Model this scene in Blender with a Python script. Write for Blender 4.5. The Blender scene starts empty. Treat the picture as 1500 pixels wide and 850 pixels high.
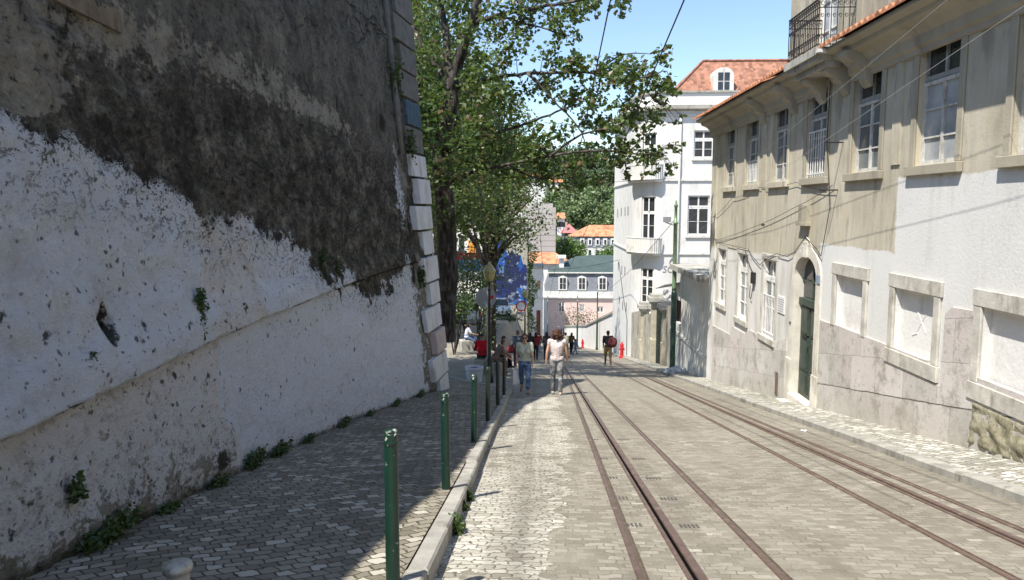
import bpy, bmesh, math, random
import numpy as np
from mathutils import Vector, Matrix, noise as mnoise
random.seed(7); np.random.seed(7)
PI = math.pi
scene = bpy.context.scene
col = scene.collection
S = 0.172                                   # fall of the street, metres per metre

# ------------------------------------------------------------------ node helper
class NG:
    def __init__(self, name):
        self.mat = bpy.data.materials.new(name); self.mat.use_nodes = True
        self.t = self.mat.node_tree; self.n = self.t.nodes; self.n.clear()
        self.out = self.n.new('ShaderNodeOutputMaterial')
    def put(self, sock, v):
        if isinstance(v, bpy.types.NodeSocket): self.t.links.new(v, sock)
        elif isinstance(v, (int, float)):
            sock.default_value = v if sock.type == 'VALUE' else ((v, v, v, 1) if sock.type == 'RGBA' else (v, v, v))
        else:
            v = tuple(v)
            if sock.type == 'RGBA' and len(v) == 3: v = v + (1,)
            sock.default_value = v
    def node(self, typ, ins=None, **props):
        nd = self.n.new(typ)
        for k, v in props.items(): setattr(nd, k, v)
        for k, v in (ins or {}).items(): self.put(nd.inputs[k], v)
        return nd
    def m(self, op, a, b=0.0, c=None):
        nd = self.node('ShaderNodeMath', operation=op); self.put(nd.inputs[0], a); self.put(nd.inputs[1], b)
        if c is not None: self.put(nd.inputs[2], c)
        return nd.outputs[0]
    def add(self, a, b): return self.m('ADD', a, b)
    def sub(self, a, b): return self.m('SUBTRACT', a, b)
    def mul(self, a, b): return self.m('MULTIPLY', a, b)
    def mx(self, a, b): return self.m('MAXIMUM', a, b)
    def mn(self, a, b): return self.m('MINIMUM', a, b)
    def vm(self, op, a, b=(0, 0, 0)):
        nd = self.node('ShaderNodeVectorMath', operation=op); self.put(nd.inputs[0], a); self.put(nd.inputs[1], b)
        return nd.outputs[0]
    def ss(self, x, a, b):                  # smooth step from a to b
        nd = self.node('ShaderNodeMapRange', interpolation_type='SMOOTHSTEP', clamp=True)
        self.put(nd.inputs[0], x); self.put(nd.inputs[1], a); self.put(nd.inputs[2], b)
        return nd.outputs[0]
    def pos(self):
        return self.node('ShaderNodeNewGeometry').outputs['Position']
    def obj(self): return self.node('ShaderNodeTexCoord').outputs['Object']
    def island(self): return self.node('ShaderNodeNewGeometry').outputs['Random Per Island']
    def xyz(self, v):
        nd = self.node('ShaderNodeSeparateXYZ'); self.put(nd.inputs[0], v); return nd.outputs
    def vec(self, x, y, z=0.0):
        nd = self.node('ShaderNodeCombineXYZ'); self.put(nd.inputs[0], x); self.put(nd.inputs[1], y); self.put(nd.inputs[2], z)
        return nd.outputs[0]
    def noise(self, v, scale, detail=4, rough=.55, dist=0.0):
        nd = self.node('ShaderNodeTexNoise', {'Vector': v, 'Scale': scale, 'Detail': detail, 'Roughness': rough, 'Distortion': dist})
        return nd.outputs['Fac']
    def noisec(self, v, scale, detail=2):
        nd = self.node('ShaderNodeTexNoise', {'Vector': v, 'Scale': scale, 'Detail': detail}); return nd.outputs['Color']
    def scale(self, v, sx, sy, sz): return self.vm('MULTIPLY', v, (sx, sy, sz))
    def voro(self, v, scale, feature='F1', rnd=1.0, dims='3D'):
        nd = self.node('ShaderNodeTexVoronoi', feature=feature, voronoi_dimensions=dims)
        self.put(nd.inputs['Vector'], v); self.put(nd.inputs['Scale'], scale); self.put(nd.inputs['Randomness'], rnd)
        return nd
    def mix(self, f, a, b, mode='MIX'):
        nd = self.node('ShaderNodeMix', data_type='RGBA', blend_type=mode)
        self.put(nd.inputs[0], f); self.put(nd.inputs[6], a); self.put(nd.inputs[7], b)
        return nd.outputs[2]
    def ramp(self, f, stops, interp='LINEAR'):
        nd = self.node('ShaderNodeValToRGB'); cr = nd.color_ramp; cr.interpolation = interp
        while len(cr.elements) < len(stops): cr.elements.new(.5)
        for e, (p, c) in zip(cr.elements, stops):
            e.position = p; e.color = tuple(c) + (1,) if len(c) == 3 else c
        self.put(nd.inputs[0], f); return nd.outputs[0]
    def attr(self, name): return self.node('ShaderNodeAttribute', attribute_name=name).outputs['Fac']
    def bump(self, h, strength=.5, dist=.02, normal=None):
        nd = self.node('ShaderNodeBump', {'Height': h, 'Strength': strength, 'Distance': dist})
        if normal is not None: self.put(nd.inputs['Normal'], normal)
        return nd.outputs[0]
    def bsdf(self, colr, rough=.85, normal=None, spec=.3, metal=0.0, **kw):
        nd = self.node('ShaderNodeBsdfPrincipled', {'Base Color': colr, 'Roughness': rough, 'Specular IOR Level': spec, 'Metallic': metal})
        for k, v in kw.items(): self.put(nd.inputs[k], v)
        if normal is not None: self.put(nd.inputs['Normal'], normal)
        self.t.links.new(nd.outputs[0], self.out.inputs[0]); return self.mat

def plain(name, c, rough=.8, var=.25, vs=6.0, bs=0.25, bscale=40.0, spec=.3, metal=0.0, dirt=None, dirts=3.0):
    g = NG(name); o = g.obj()
    n1 = g.noise(o, vs, 6, .6)
    lo = tuple(x*(1-var) for x in c); hi = tuple(min(1, x*(1+var*.7)) for x in c)
    cc = g.ramp(n1, [(.28, lo), (.72, hi)])
    if dirt is not None:
        d = g.ss(g.noise(g.scale(o, 1, 1, .35), dirts, 8, .65), .52, .7)
        cc = g.mix(d, cc, dirt)
    return g.bsdf(cc, rough, g.bump(g.noise(o, bscale, 4), bs, .01), spec, metal)

# ------------------------------------------------------------------ mesh builder
class MB:
    def __init__(self): self.v = []; self.f = []; self.mi = []; self.cur = 0; self.attrs = {}
    def quad(self, a, b, c, d): self.poly([a, b, c, d])
    def poly(self, pts):
        i = len(self.v); self.v += [tuple(p) for p in pts]; self.f.append(tuple(range(i, i+len(pts)))); self.mi.append(self.cur)
    def hexa(self, p):                     # eight corners: bottom 0-3, top 4-7
        i = len(self.v); self.v += [tuple(q) for q in p]
        for q in ((0, 3, 2, 1), (4, 5, 6, 7), (0, 1, 5, 4), (1, 2, 6, 5), (2, 3, 7, 6), (3, 0, 4, 7)):
            self.f.append(tuple(i+k for k in q)); self.mi.append(self.cur)
    def box(self, x0, x1, y0, y1, z0, z1):
        self.hexa([(x0, y0, z0), (x1, y0, z0), (x1, y1, z0), (x0, y1, z0), (x0, y0, z1), (x1, y0, z1), (x1, y1, z1), (x0, y1, z1)])
    def mbox(self, M, u0, u1, v0, v1, d0, d1):
        self.hexa([M(u0, v0, d0), M(u1, v0, d0), M(u1, v0, d1), M(u0, v0, d1), M(u0, v1, d0), M(u1, v1, d0), M(u1, v1, d1), M(u0, v1, d1)])
    def prism(self, poly, d0, d1, M):      # polygon in (u,v) swept between depths
        n = len(poly); i = len(self.v)
        self.v += [tuple(M(u, v, d0)) for u, v in poly] + [tuple(M(u, v, d1)) for u, v in poly]
        self.f.append(tuple(range(i, i+n))); self.f.append(tuple(range(i+2*n-1, i+n-1, -1))); self.mi += [self.cur]*2
        for k in range(n):
            a = i+k; b = i+(k+1) % n; self.f.append((a, b, b+n, a+n)); self.mi.append(self.cur)
    def tube(self, pts, radii, n=8, cap=True):
        pts = [Vector(p) for p in pts]
        if not hasattr(radii, '__len__'): radii = [radii]*len(pts)
        base = len(self.v); prev = None
        for k, p in enumerate(pts):
            d = (pts[min(k+1, len(pts)-1)]-pts[max(k-1, 0)])
            d = d.normalized() if d.length > 1e-9 else Vector((0, 0, 1))
            if prev is None:
                a = d.orthogonal().normalized()
            else:
                a = prev - d*prev.dot(d)
                a = a.normalized() if a.length > 1e-6 else d.orthogonal().normalized()
            prev = a; b = d.cross(a)
            for j in range(n):
                t = 2*PI*j/n; q = p+(a*math.cos(t)+b*math.sin(t))*radii[k]; self.v.append(tuple(q))
        for k in range(len(pts)-1):
            for j in range(n):
                j2 = (j+1) % n
                self.f.append((base+k*n+j, base+k*n+j2, base+(k+1)*n+j2, base+(k+1)*n+j)); self.mi.append(self.cur)
        if cap:
            self.f.append(tuple(base+j for j in reversed(range(n)))); self.mi.append(self.cur)
            e = base+(len(pts)-1)*n; self.f.append(tuple(e+j for j in range(n))); self.mi.append(self.cur)
    def lathe(self, prof, c=(0, 0, 0), n=20):
        base = len(self.v)
        for r, z in prof:
            for j in range(n):
                t = 2*PI*j/n; self.v.append((c[0]+r*math.cos(t), c[1]+r*math.sin(t), c[2]+z))
        for k in range(len(prof)-1):
            for j in range(n):
                j2 = (j+1) % n
                self.f.append((base+k*n+j, base+k*n+j2, base+(k+1)*n+j2, base+(k+1)*n+j)); self.mi.append(self.cur)
        if prof[0][0] > 1e-4: self.f.append(tuple(base+j for j in reversed(range(n)))); self.mi.append(self.cur)
        e = base+(len(prof)-1)*n
        if prof[-1][0] > 1e-4: self.f.append(tuple(e+j for j in range(n))); self.mi.append(self.cur)
    def ell(self, c, r, n=12, m=8, rot=None):
        base = len(self.v)
        for i in range(m+1):
            a = PI*i/m
            for j in range(n):
                t = 2*PI*j/n
                q = Vector((r[0]*math.sin(a)*math.cos(t), r[1]*math.sin(a)*math.sin(t), r[2]*math.cos(a)))
                if rot: q = rot @ q
                self.v.append((c[0]+q.x, c[1]+q.y, c[2]+q.z))
        for i in range(m):
            for j in range(n):
                j2 = (j+1) % n
                self.f.append((base+i*n+j, base+(i+1)*n+j, base+(i+1)*n+j2, base+i*n+j2)); self.mi.append(self.cur)
    def grid(self, P, nu, nv):
        base = len(self.v)
        for i in range(nu+1):
            for j in range(nv+1): self.v.append(tuple(P(i, j)))
        for i in range(nu):
            for j in range(nv):
                a = base+i*(nv+1)+j; self.f.append((a, a+nv+1, a+nv+2, a+1)); self.mi.append(self.cur)
    def holes(self, M, ub, vb, hl, dep=.15):    # wall sheet with openings and reveals
        us = sorted(set(ub+[h[0] for h in hl]+[h[1] for h in hl])); vs = sorted(set(vb+[h[2] for h in hl]+[h[3] for h in hl]))
        for a, b in zip(us, us[1:]):
            for c, d in zip(vs, vs[1:]):
                mu, mv = (a+b)/2, (c+d)/2
                if any(h[0] < mu < h[1] and h[2] < mv < h[3] for h in hl): continue
                self.quad(M(a, c, 0), M(b, c, 0), M(b, d, 0), M(a, d, 0))
        for (a, b, c, d) in hl:
            for (p, q, r, s) in ((a, c, b, c), (b, c, b, d), (b, d, a, d), (a, d, a, c)):
                self.quad(M(p, q, 0), M(r, s, 0), M(r, s, dep), M(p, q, dep))
    def build(self, name, mats, parent=None, smooth=False, label=None, merge=False):
        me = bpy.data.meshes.new(name)
        off = Vector((0, 0, 0)); p = parent
        while p is not None: off += p.location; p = p.parent
        v = self.v
        if off.length > 0: v = [(a-off.x, b-off.y, c-off.z) for a, b, c in v]
        me.from_pydata(v, [], self.f)
        if not isinstance(mats, (list, tuple)): mats = [mats]
        for mm in mats: me.materials.append(mm)
        if len(mats) > 1: me.polygons.foreach_set('material_index', self.mi)
        for k, arr in self.attrs.items():
            at = me.attributes.new(k, 'FLOAT', 'POINT'); at.data.foreach_set('value', np.array(arr, dtype=np.float32))
        if merge:
            bm = bmesh.new(); bm.from_mesh(me); bmesh.ops.remove_doubles(bm, verts=bm.verts, dist=1e-4); bm.to_mesh(me); bm.free()
        if smooth: me.polygons.foreach_set('use_smooth', [True]*len(me.polygons))
        me.update()
        o = bpy.data.objects.new(name, me); col.objects.link(o); o.parent = parent
        if label: o['label'] = label
        return o

def tag(o, label, cat, group=None):
    o['label'] = label; o['category'] = cat
    if group: o['group'] = group
    return o
def thing(name, label, cat, loc=(0, 0, 0), rz=0.0, group=None):
    o = bpy.data.objects.new(name, None); col.objects.link(o); o.location = loc; o.rotation_euler = (0, 0, rz)
    o.empty_display_size = .2
    return tag(o, label, cat, group)
def kids(o): return [c for c in bpy.data.objects if c.parent == o]
def copy_tree(o, parent=None, top=True):
    ch = kids(o); c = o.copy(); col.objects.link(c); c.parent = parent
    for k in ch: copy_tree(k, c)
    return c
def structure(o): o['kind'] = 'structure'; return o
def lerp(a, b, t): return a+(b-a)*t
def sstep(x, a, b):
    t = min(1, max(0, (x-a)/(b-a))); return t*t*(3-2*t)

# ------------------------------------------------------------------ terrain heights
def z0(Y):
    if Y < 105: return -S*Y
    t = min(Y-105, 40); return -S*105 - S*(t-t*t/80)
GY = [20, 26, 36, 50, 66, 78, 100, 145]; GZ = [-3.5, -4.45, -5.45, -6.7, -8.0, -9.2, -15, -21.5]
def G(X, Y):
    z = z0(Y)
    if Y > 20:
        g = float(np.interp(Y, GY, GZ)); w = 1-sstep(X, -2.6, -.85); z = lerp(z, g, w) if Y < 145 else z
    if Y > 175: z += 36*sstep(Y, 180, 320)
    return z
XB = [(-9, -3.0), (4.6, -3.0), (8, -3.12), (12, -3.06), (15, -2.88), (17.5, -2.68), (19.3, -2.47), (21, -2.2)]
def xb(Y): return float(np.interp(Y, [a for a, _ in XB], [b for _, b in XB]))
def gw(Y): return -S*Y+.12
def bat(h): h = max(h, -.5); return .135*h-.0025*h*h
def wx(Y, z): return xb(Y)-bat(z-gw(Y))
# ------------------------------------------------------------------ materials
M = {}
def make_cobble(name, size, rot, lo, hi, pale, palef, mort, rnd=.55, stretch=1.3, moss=0.0, bond=.5):
    g = NG(name); p = g.pos(); x, y, z = g.xyz(p)
    c, s = math.cos(rot), math.sin(rot)
    dx = g.mul(g.sub(g.noise(p, .7, 2), .5), .35); dy = g.mul(g.sub(g.noise(g.vm('ADD', p, (9, 3, 1)), .8, 2), .5), .35)
    x = g.add(x, dx); y = g.add(y, dy)
    u = g.add(g.mul(x, c/size), g.mul(y, s/size)); v = g.add(g.mul(x, -s/size*stretch), g.mul(y, c/size*stretch))
    row = g.m('FLOOR', v); u = g.add(u, g.mul(g.m('MODULO', row, 2.0), bond))
    q = g.vec(u, v)
    vr = g.voro(q, 1.0, 'F1', rnd, '2D'); ve = g.voro(q, 1.0, 'DISTANCE_TO_EDGE', rnd, '2D')
    rc = g.xyz(vr.outputs['Color'])
    base = g.ramp(rc[0], [(0, lo), (1, hi)])
    pm = g.m('GREATER_THAN', g.add(rc[1], g.mul(g.sub(g.noise(p, .9, 3), .5), .8)), 1-palef)
    base = g.mix(pm, base, pale)
    base = g.mix(g.mul(g.noise(p, 45, 5, .7), .5), base, g.mix(.5, base, mort))
    big = g.ss(g.noise(p, .35, 6, .6), .42, .66); base = g.mix(g.mul(big, .45), base, tuple(a*.55 for a in lo))
    e = g.ss(ve.outputs['Distance'], .03, .13)
    mcol = g.mix(g.mul(g.ss(g.noise(p, 1.3, 4), .5, .66), moss), mort, (.07, .09, .025))
    cc = g.mix(e, mcol, base)
    h = g.add(g.mul(g.ss(ve.outputs['Distance'], .0, .3), 1.0), g.mul(g.noise(p, 60, 4), .25))
    h = g.add(h, g.mul(rc[2], .35))
    return g.bsdf(cc, .75, g.bump(h, .75, .02), .25)

def make_calcada(name, w, hgt, rot, lo, hi, pale, palef, mort, moss=.3):
    g = NG(name); p = g.pos(); x, y, z = g.xyz(p); c, s = math.cos(rot), math.sin(rot)
    def wob(o, sc, am): return g.mul(g.sub(g.noise(g.vm('ADD', p, o), sc, 2), .5), am)
    x = g.add(x, g.add(wob((0, 0, 0), .8, .30), wob((4, 1, 0), 9, .085))); y = g.add(y, g.add(wob((9, 3, 1), .7, .30), wob((2, 8, 0), 9, .085)))
    u = g.add(g.mul(x, c), g.mul(y, s)); v = g.add(g.mul(x, -s), g.mul(y, c))
    br = g.node('ShaderNodeTexBrick', {'Vector': g.vec(u, v), 'Color1': (0, 0, 0), 'Color2': (1, 1, 1), 'Mortar': (.5, .5, .5), 'Scale': 1.0, 'Mortar Size': .008, 'Mortar Smooth': .5, 'Bias': 0.0, 'Brick Width': w, 'Row Height': hgt})
    r = g.xyz(br.outputs['Color'])[0]; r2 = g.m('FRACT', g.mul(r, 7.31)); n = g.noise(p, 35, 5, .7)
    base = g.ramp(g.add(g.mul(r, .75), g.mul(n, .25)), [(.05, lo), (.9, hi)])
    pm = g.m('GREATER_THAN', g.add(r2, g.mul(g.sub(g.noise(p, .9, 3), .5), .8)), 1-palef); base = g.mix(pm, base, pale)
    big = g.ss(g.noise(p, .5, 6, .65), .44, .66); base = g.mix(g.mul(big, .45), base, tuple(a*.6 for a in lo))
    e = br.outputs['Fac']; mc = g.mix(g.mul(g.ss(g.noise(p, 1.3, 4), .5, .64), moss), mort, (.07, .09, .025))
    cc = g.mix(e, base, mc)
    h = g.add(g.mul(g.sub(1, e), .8), g.add(g.mul(n, .3), g.mul(r2, .35)))
    return g.bsdf(cc, .75, g.bump(h, .75, .016), .25)
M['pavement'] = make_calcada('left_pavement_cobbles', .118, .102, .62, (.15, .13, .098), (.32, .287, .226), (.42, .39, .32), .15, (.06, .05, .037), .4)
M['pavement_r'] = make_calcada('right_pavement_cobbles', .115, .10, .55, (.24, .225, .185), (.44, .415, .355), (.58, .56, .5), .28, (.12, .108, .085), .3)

def make_road():
    g = NG('street_setts'); p = g.pos(); x, y, z = g.xyz(p)
    wob = g.mul(g.sub(g.noise(p, .9, 3), .5), .12); wob2 = g.mul(g.sub(g.noise(g.vm('ADD', p, (5, 1, 0)), 6, 3), .5), .11)
    X = g.add(x, g.add(wob2, wob)); Y = g.add(y, g.add(wob, wob2))
    br = g.node('ShaderNodeTexBrick', {'Vector': g.vec(X, Y), 'Color1': (0, 0, 0), 'Color2': (1, 1, 1), 'Mortar': (.5, .5, .5), 'Scale': 1.0,
                                       'Mortar Size': .008, 'Mortar Smooth': .9, 'Bias': 0.0, 'Brick Width': .135, 'Row Height': .078})
    rnd = g.xyz(br.outputs['Color'])[0]
    setts = g.ramp(g.add(g.mul(rnd, .6), g.mul(g.noise(p, 14, 4, .7), .4)), [(0, (.145, .128, .10)), (.4, (.225, .203, .16)), (.7, (.29, .264, .212)), (1, (.39, .36, .295))])
    pale = g.m('GREATER_THAN', g.add(rnd, g.mul(g.noise(p, 2.0, 3), .5)), 1.27)
    setts = g.mix(pale, setts, (.42, .39, .32))
    # limestone setts relaid along the left kerb
    vx = g.add(g.mul(X, 1/.125), 0.0); vy = g.mul(Y, 1/.088)
    vx = g.add(vx, g.mul(g.m('MODULO', g.m('FLOOR', vy), 2.0), .5))
    q = g.vec(vx, vy); vr = g.voro(q, 1.0, 'F1', .45, '2D'); ve = g.voro(q, 1.0, 'DISTANCE_TO_EDGE', .45, '2D')
    rc = g.xyz(vr.outputs['Color'])
    lim = g.ramp(g.add(g.mul(rc[0], .7), g.mul(g.noise(p, 25, 4), .3)), [(0, (.31, .285, .23)), (.5, (.46, .435, .37)), (1, (.60, .575, .50))])
    bigd = g.ss(g.add(g.noise(p, .9, 4), g.mul(g.sub(rc[1], .5), .35)), .56, .66)
    lim = g.mix(g.mul(bigd, .8), lim, (.21, .188, .145))
    edge = g.sub(g.add(x, g.mul(g.sub(g.noise(p, 1.3, 4, .7), .5), .75)), g.mn(g.mul(g.sub(y, 5.0), .075), .42))
    msk = g.ss(edge, .10, .06)
    msk = g.mul(msk, g.ss(g.add(y, g.mul(g.noise(p, .7, 3), 5)), 21.5, 19.0))
    msk = g.mul(msk, g.sub(1.0, g.mul(g.ss(g.noise(g.vm('ADD', p, (3, 7, 0)), 1.1, 4), .6, .64), .8)))
    ms = g.m('GREATER_THAN', msk, .5)
    eb = g.sub(1.0, g.mul(br.outputs['Fac'], g.add(.18, g.mul(g.ss(g.noise(p, 3.1, 4), .4, .62), .5)))); el = g.ss(ve.outputs['Distance'], .015, .07)
    moss = g.mul(g.ss(g.noise(p, 1.7, 5, .7), .55, .7), .7)
    nearrail = g.ss(g.m('ABSOLUTE', g.sub(g.sub(x, .70), g.mul(y, .016))), .24, .05)
    moss = g.mx(moss, g.mul(nearrail, g.ss(g.noise(p, 6, 4), .42, .6)))
    mort = g.mix(moss, (.15, .132, .098), (.12, .13, .05))
    mortl = g.mix(moss, (.11, .095, .068), (.10, .11, .045))
    cs = g.mix(eb, mort, setts); cl = g.mix(el, mortl, lim)
    cc = g.mix(ms, cs, cl)
    stain = g.ss(g.noise(g.scale(p, 1, .22, 1), 1.1, 7, .65), .5, .72)
    cc = g.mix(g.mul(stain, .4), cc, (.115, .10, .075)); rep = g.voro(g.scale(p, .55, .3, 1), 1.0, 'F1', 1.0, '2D'); rr_ = g.xyz(rep.outputs['Color'])[0]; cc = g.mix(g.mul(rr_, .28), cc, (.16, .135, .10)); dust = g.ss(g.noise(p, .7, 6, .65), .5, .68); cc = g.mix(g.mul(dust, .35), cc, (.33, .30, .235))
    lon = g.ss(g.noise(g.scale(p, 2.6, .05, 1), 1.0, 5, .6), .5, .68); cc = g.mix(g.mul(lon, .34), cc, (.12, .103, .078)); oil = g.mul(g.ss(g.m('ABSOLUTE', g.add(g.sub(x, -.12), g.mul(g.sub(g.noise(p, .35, 2), .5), .25))), .10, .02), .3)
    cc = g.mix(oil, cc, (.12, .11, .09))
    grit = g.ss(g.noise(p, 75, 3, .7), .62, .7); cc = g.mix(g.mul(grit, .35), cc, (.42, .40, .34))
    hb = g.add(g.mul(eb, .8), g.mul(rnd, .4)); hl = g.add(g.mul(g.ss(ve.outputs['Distance'], 0, .12), .6), g.mul(rc[2], .35))
    h = g.add(g.m('MULTIPLY_ADD', ms, g.sub(hl, hb), hb), g.mul(g.noise(p, 50, 4, .65), .5))
    return g.bsdf(cc, .7, g.bump(h, .7, .018), .3)
M['road'] = make_road()

def make_ground():
    g = NG('earth_and_paving'); p = g.pos(); y = g.xyz(p)[1]
    n = g.noise(p, .5, 8, .65); c1 = g.ramp(n, [(.3, (.15, .13, .10)), (.5, (.24, .21, .165)), (.7, (.33, .29, .225))])
    hill = g.ramp(g.noise(p, .2, 6), [(.3, (.03, .05, .015)), (.7, (.08, .09, .035))])
    cc = g.mix(g.ss(y, 178, 190), c1, hill)
    vr = g.voro(p, 6.0, 'DISTANCE_TO_EDGE', .7, '2D'); e = g.ss(vr.outputs['Distance'], .02, .1)
    cc = g.mix(g.mul(e, .35), cc, (.34, .31, .25))
    return g.bsdf(cc, .9, g.bump(g.noise(p, 12, 8, .7), .6, .05))
M['ground'] = make_ground()

def make_leftwall():
    g = NG('old_limewashed_rubble_wall'); p = g.pos(); x, y, z = g.xyz(p)
    h = g.attr('above')                       # height above the pavement
    ps = g.scale(p, 1, .62, .85); sq = g.scale(p, 1, .8, .4); pf = g.scale(p, 1, .65, 1)
    nb = g.noise(p, .8, 6, .6); nm = g.noise(ps, 3.5, 9, .72); nf = g.noise(pf, 15, 7, .72); drip = g.noise(sq, 5.5, 6, .65); nh = g.noise(pf, 42, 5, .75)
    gran = g.add(g.mul(nm, .5), g.add(g.mul(nf, .3), g.mul(nh, .2)))
    # bare sooty render above
    dark = g.ramp(gran, [(.37, (.022, .020, .017)), (.46, (.052, .047, .039)), (.515, (.105, .097, .08)), (.565, (.19, .178, .146)), (.62, (.32, .30, .25))])
    grey = g.ramp(g.add(g.mul(gran, .6), g.add(g.mul(drip, .15), g.mul(nb, .25))), [(.39, (.045, .041, .034)), (.47, (.11, .103, .087)), (.53, (.19, .18, .15)), (.60, (.31, .29, .245))])
    band = g.attr('soot')
    so = g.ss(g.add(band, g.mul(g.sub(g.add(g.mul(nb, .55), g.mul(nm, .45)), .5), 3.4)), -.35, .35)
    up = g.mix(so, grey, dark)
    pal = g.attr('pale'); pl = g.ss(g.add(pal, g.add(g.mul(g.sub(nm, .5), 1.1), g.mul(g.sub(nf, .5), .7))), .02, .14)
    up = g.mix(g.mul(pl, .85), up, g.ramp(gran, [(.42, (.16, .148, .122)), (.5, (.30, .28, .232)), (.6, (.42, .395, .33))]))
    red = g.mul(g.ss(g.noise(sq, 2.6, 5), .6, .75), .4); up = g.mix(red, up, (.13, .08, .06))
    up = g.mix(g.mul(g.ss(nf, .42, .36), .75), up, (.012, .011, .010))
    # limewash
    wht = g.ramp(g.add(g.mul(nm, .4), g.add(g.mul(nf, .35), g.mul(nh, .25))), [(.36, (.42, .445, .48)), (.44, (.66, .70, .75)), (.66, (.74, .78, .83))])
    pink = g.ramp(g.add(g.mul(nm, .45), g.add(g.mul(nf, .35), g.mul(nh, .2))), [(.36, (.22, .20, .18)), (.42, (.50, .48, .46)), (.47, (.67, .66, .655)), (.66, (.74, .735, .735))])
    pk = g.attr('pinkish'); wp = g.mix(g.ss(g.add(pk, g.mul(g.sub(nm, .5), .12)), -.012, .012), wht, pink)
    low = g.attr('decay'); pitty = g.attr('pitty')
    brown = g.mul(g.ss(g.noise(g.vm('ADD', ps, (3, 5, 2)), 2.6, 8, .75), .52, .66), g.add(.12, g.mul(pitty, 2.4))); wp = g.mix(brown, wp, (.31, .27, .215))
    dcy = g.ss(g.add(g.add(low, g.mul(g.sub(nm, .5), 2.0)), g.mul(g.sub(nf, .5), 1.2)), .02, .20)
    damp = g.ramp(gran, [(.40, (.07, .062, .05)), (.49, (.19, .175, .145)), (.56, (.33, .31, .265)), (.62, (.46, .44, .40))])
    damp = g.mix(g.mul(g.ss(g.noise(p, 2.2, 5), .54, .66), .5), damp, (.11, .115, .055))
    wp = g.mix(dcy, wp, damp)
    # pits, chips and specks of two sizes
    def pits(sc, thr, size, warp):
        v = g.voro(g.vm('ADD', g.scale(p, 1, .8, .8), g.vm('MULTIPLY', g.noisec(p, sc*1.6, 4), (warp, warp, warp))), sc, 'F1', 1.0); r = g.xyz(v.outputs['Color'])[0]
        d = g.add(v.outputs['Distance'], g.mul(g.sub(nf, .5), .7))
        return g.mul(g.ss(d, size, size*.45), g.m('GREATER_THAN', g.add(r, pitty), thr))
    pa = pits(5.5, .84, .20, .14); pb = pits(12.0, .72, .24, .07); pc = pits(24.0, .70, .25, .03)
    pit = g.mx(pa, g.mx(g.mul(pb, .85), g.mul(pc, .6)))
    wp = g.mix(g.mul(pit, .9), wp, (.05, .044, .036))
    moss = g.attr('moss'); mo = g.ss(g.add(moss, g.mul(g.sub(g.add(g.mul(nf, .6), g.mul(nh, .4)), .5), 1.9)), .12, .35)  # moss growth, and the painted dark inside of the hole
    # edge of the paint
    pe = g.attr('paint')
    fr = g.add(g.mul(g.sub(nm, .5), g.attr('ragged')), g.add(g.mul(g.sub(nf, .5), .6), g.mul(g.sub(nh, .5), .35)))
    pm = g.ss(g.add(pe, fr), -.015, .015)
    flakes = g.mul(g.ss(pe, .9, .0), g.ss(g.add(g.mul(nf, .6), g.mul(nh, .4)), .53, .56)); pm = g.mul(pm, g.sub(1.0, flakes))
    cc = g.mix(pm, up, wp)
    cc = g.mix(g.mul(mo, .92), cc, g.ramp(nf, [(.38, (.012, .011, .008)), (.58, (.04, .038, .022)), (.72, (.10, .075, .048))]))
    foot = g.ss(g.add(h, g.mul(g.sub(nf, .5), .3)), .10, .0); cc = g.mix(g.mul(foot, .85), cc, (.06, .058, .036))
    crk_shade = g.attr('crack_ledge_shade'); ck = g.ss(g.m('ABSOLUTE', g.add(crk_shade, g.mul(g.sub(nm, .5), .22))), .028, .006); cc = g.mix(g.mul(ck, .85), cc, (.02, .018, .015))
    c2 = g.voro(g.vm('ADD', g.scale(p, 1, .7, 1.1), g.vm('MULTIPLY', g.noisec(p, 1.4, 5), (.9, .9, .9))), .38, 'DISTANCE_TO_EDGE'); ck2 = g.mul(g.ss(c2.outputs['Distance'], .012, .003), g.sub(1.0, pm)); cc = g.mix(g.mul(ck2, g.mul(.75, g.ss(g.noise(p, .9, 3), .46, .58))), cc, (.03, .027, .022))
    hh = g.add(g.add(g.mul(nm, .8), g.mul(nf, .8)), g.add(g.mul(pm, .3), g.mul(nh, .45)))
    hh = g.sub(hh, g.add(g.mul(pit, .5), g.mul(g.mx(ck, ck2), .6)))
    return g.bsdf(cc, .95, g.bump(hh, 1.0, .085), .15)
M['leftwall'] = make_leftwall()

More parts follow.
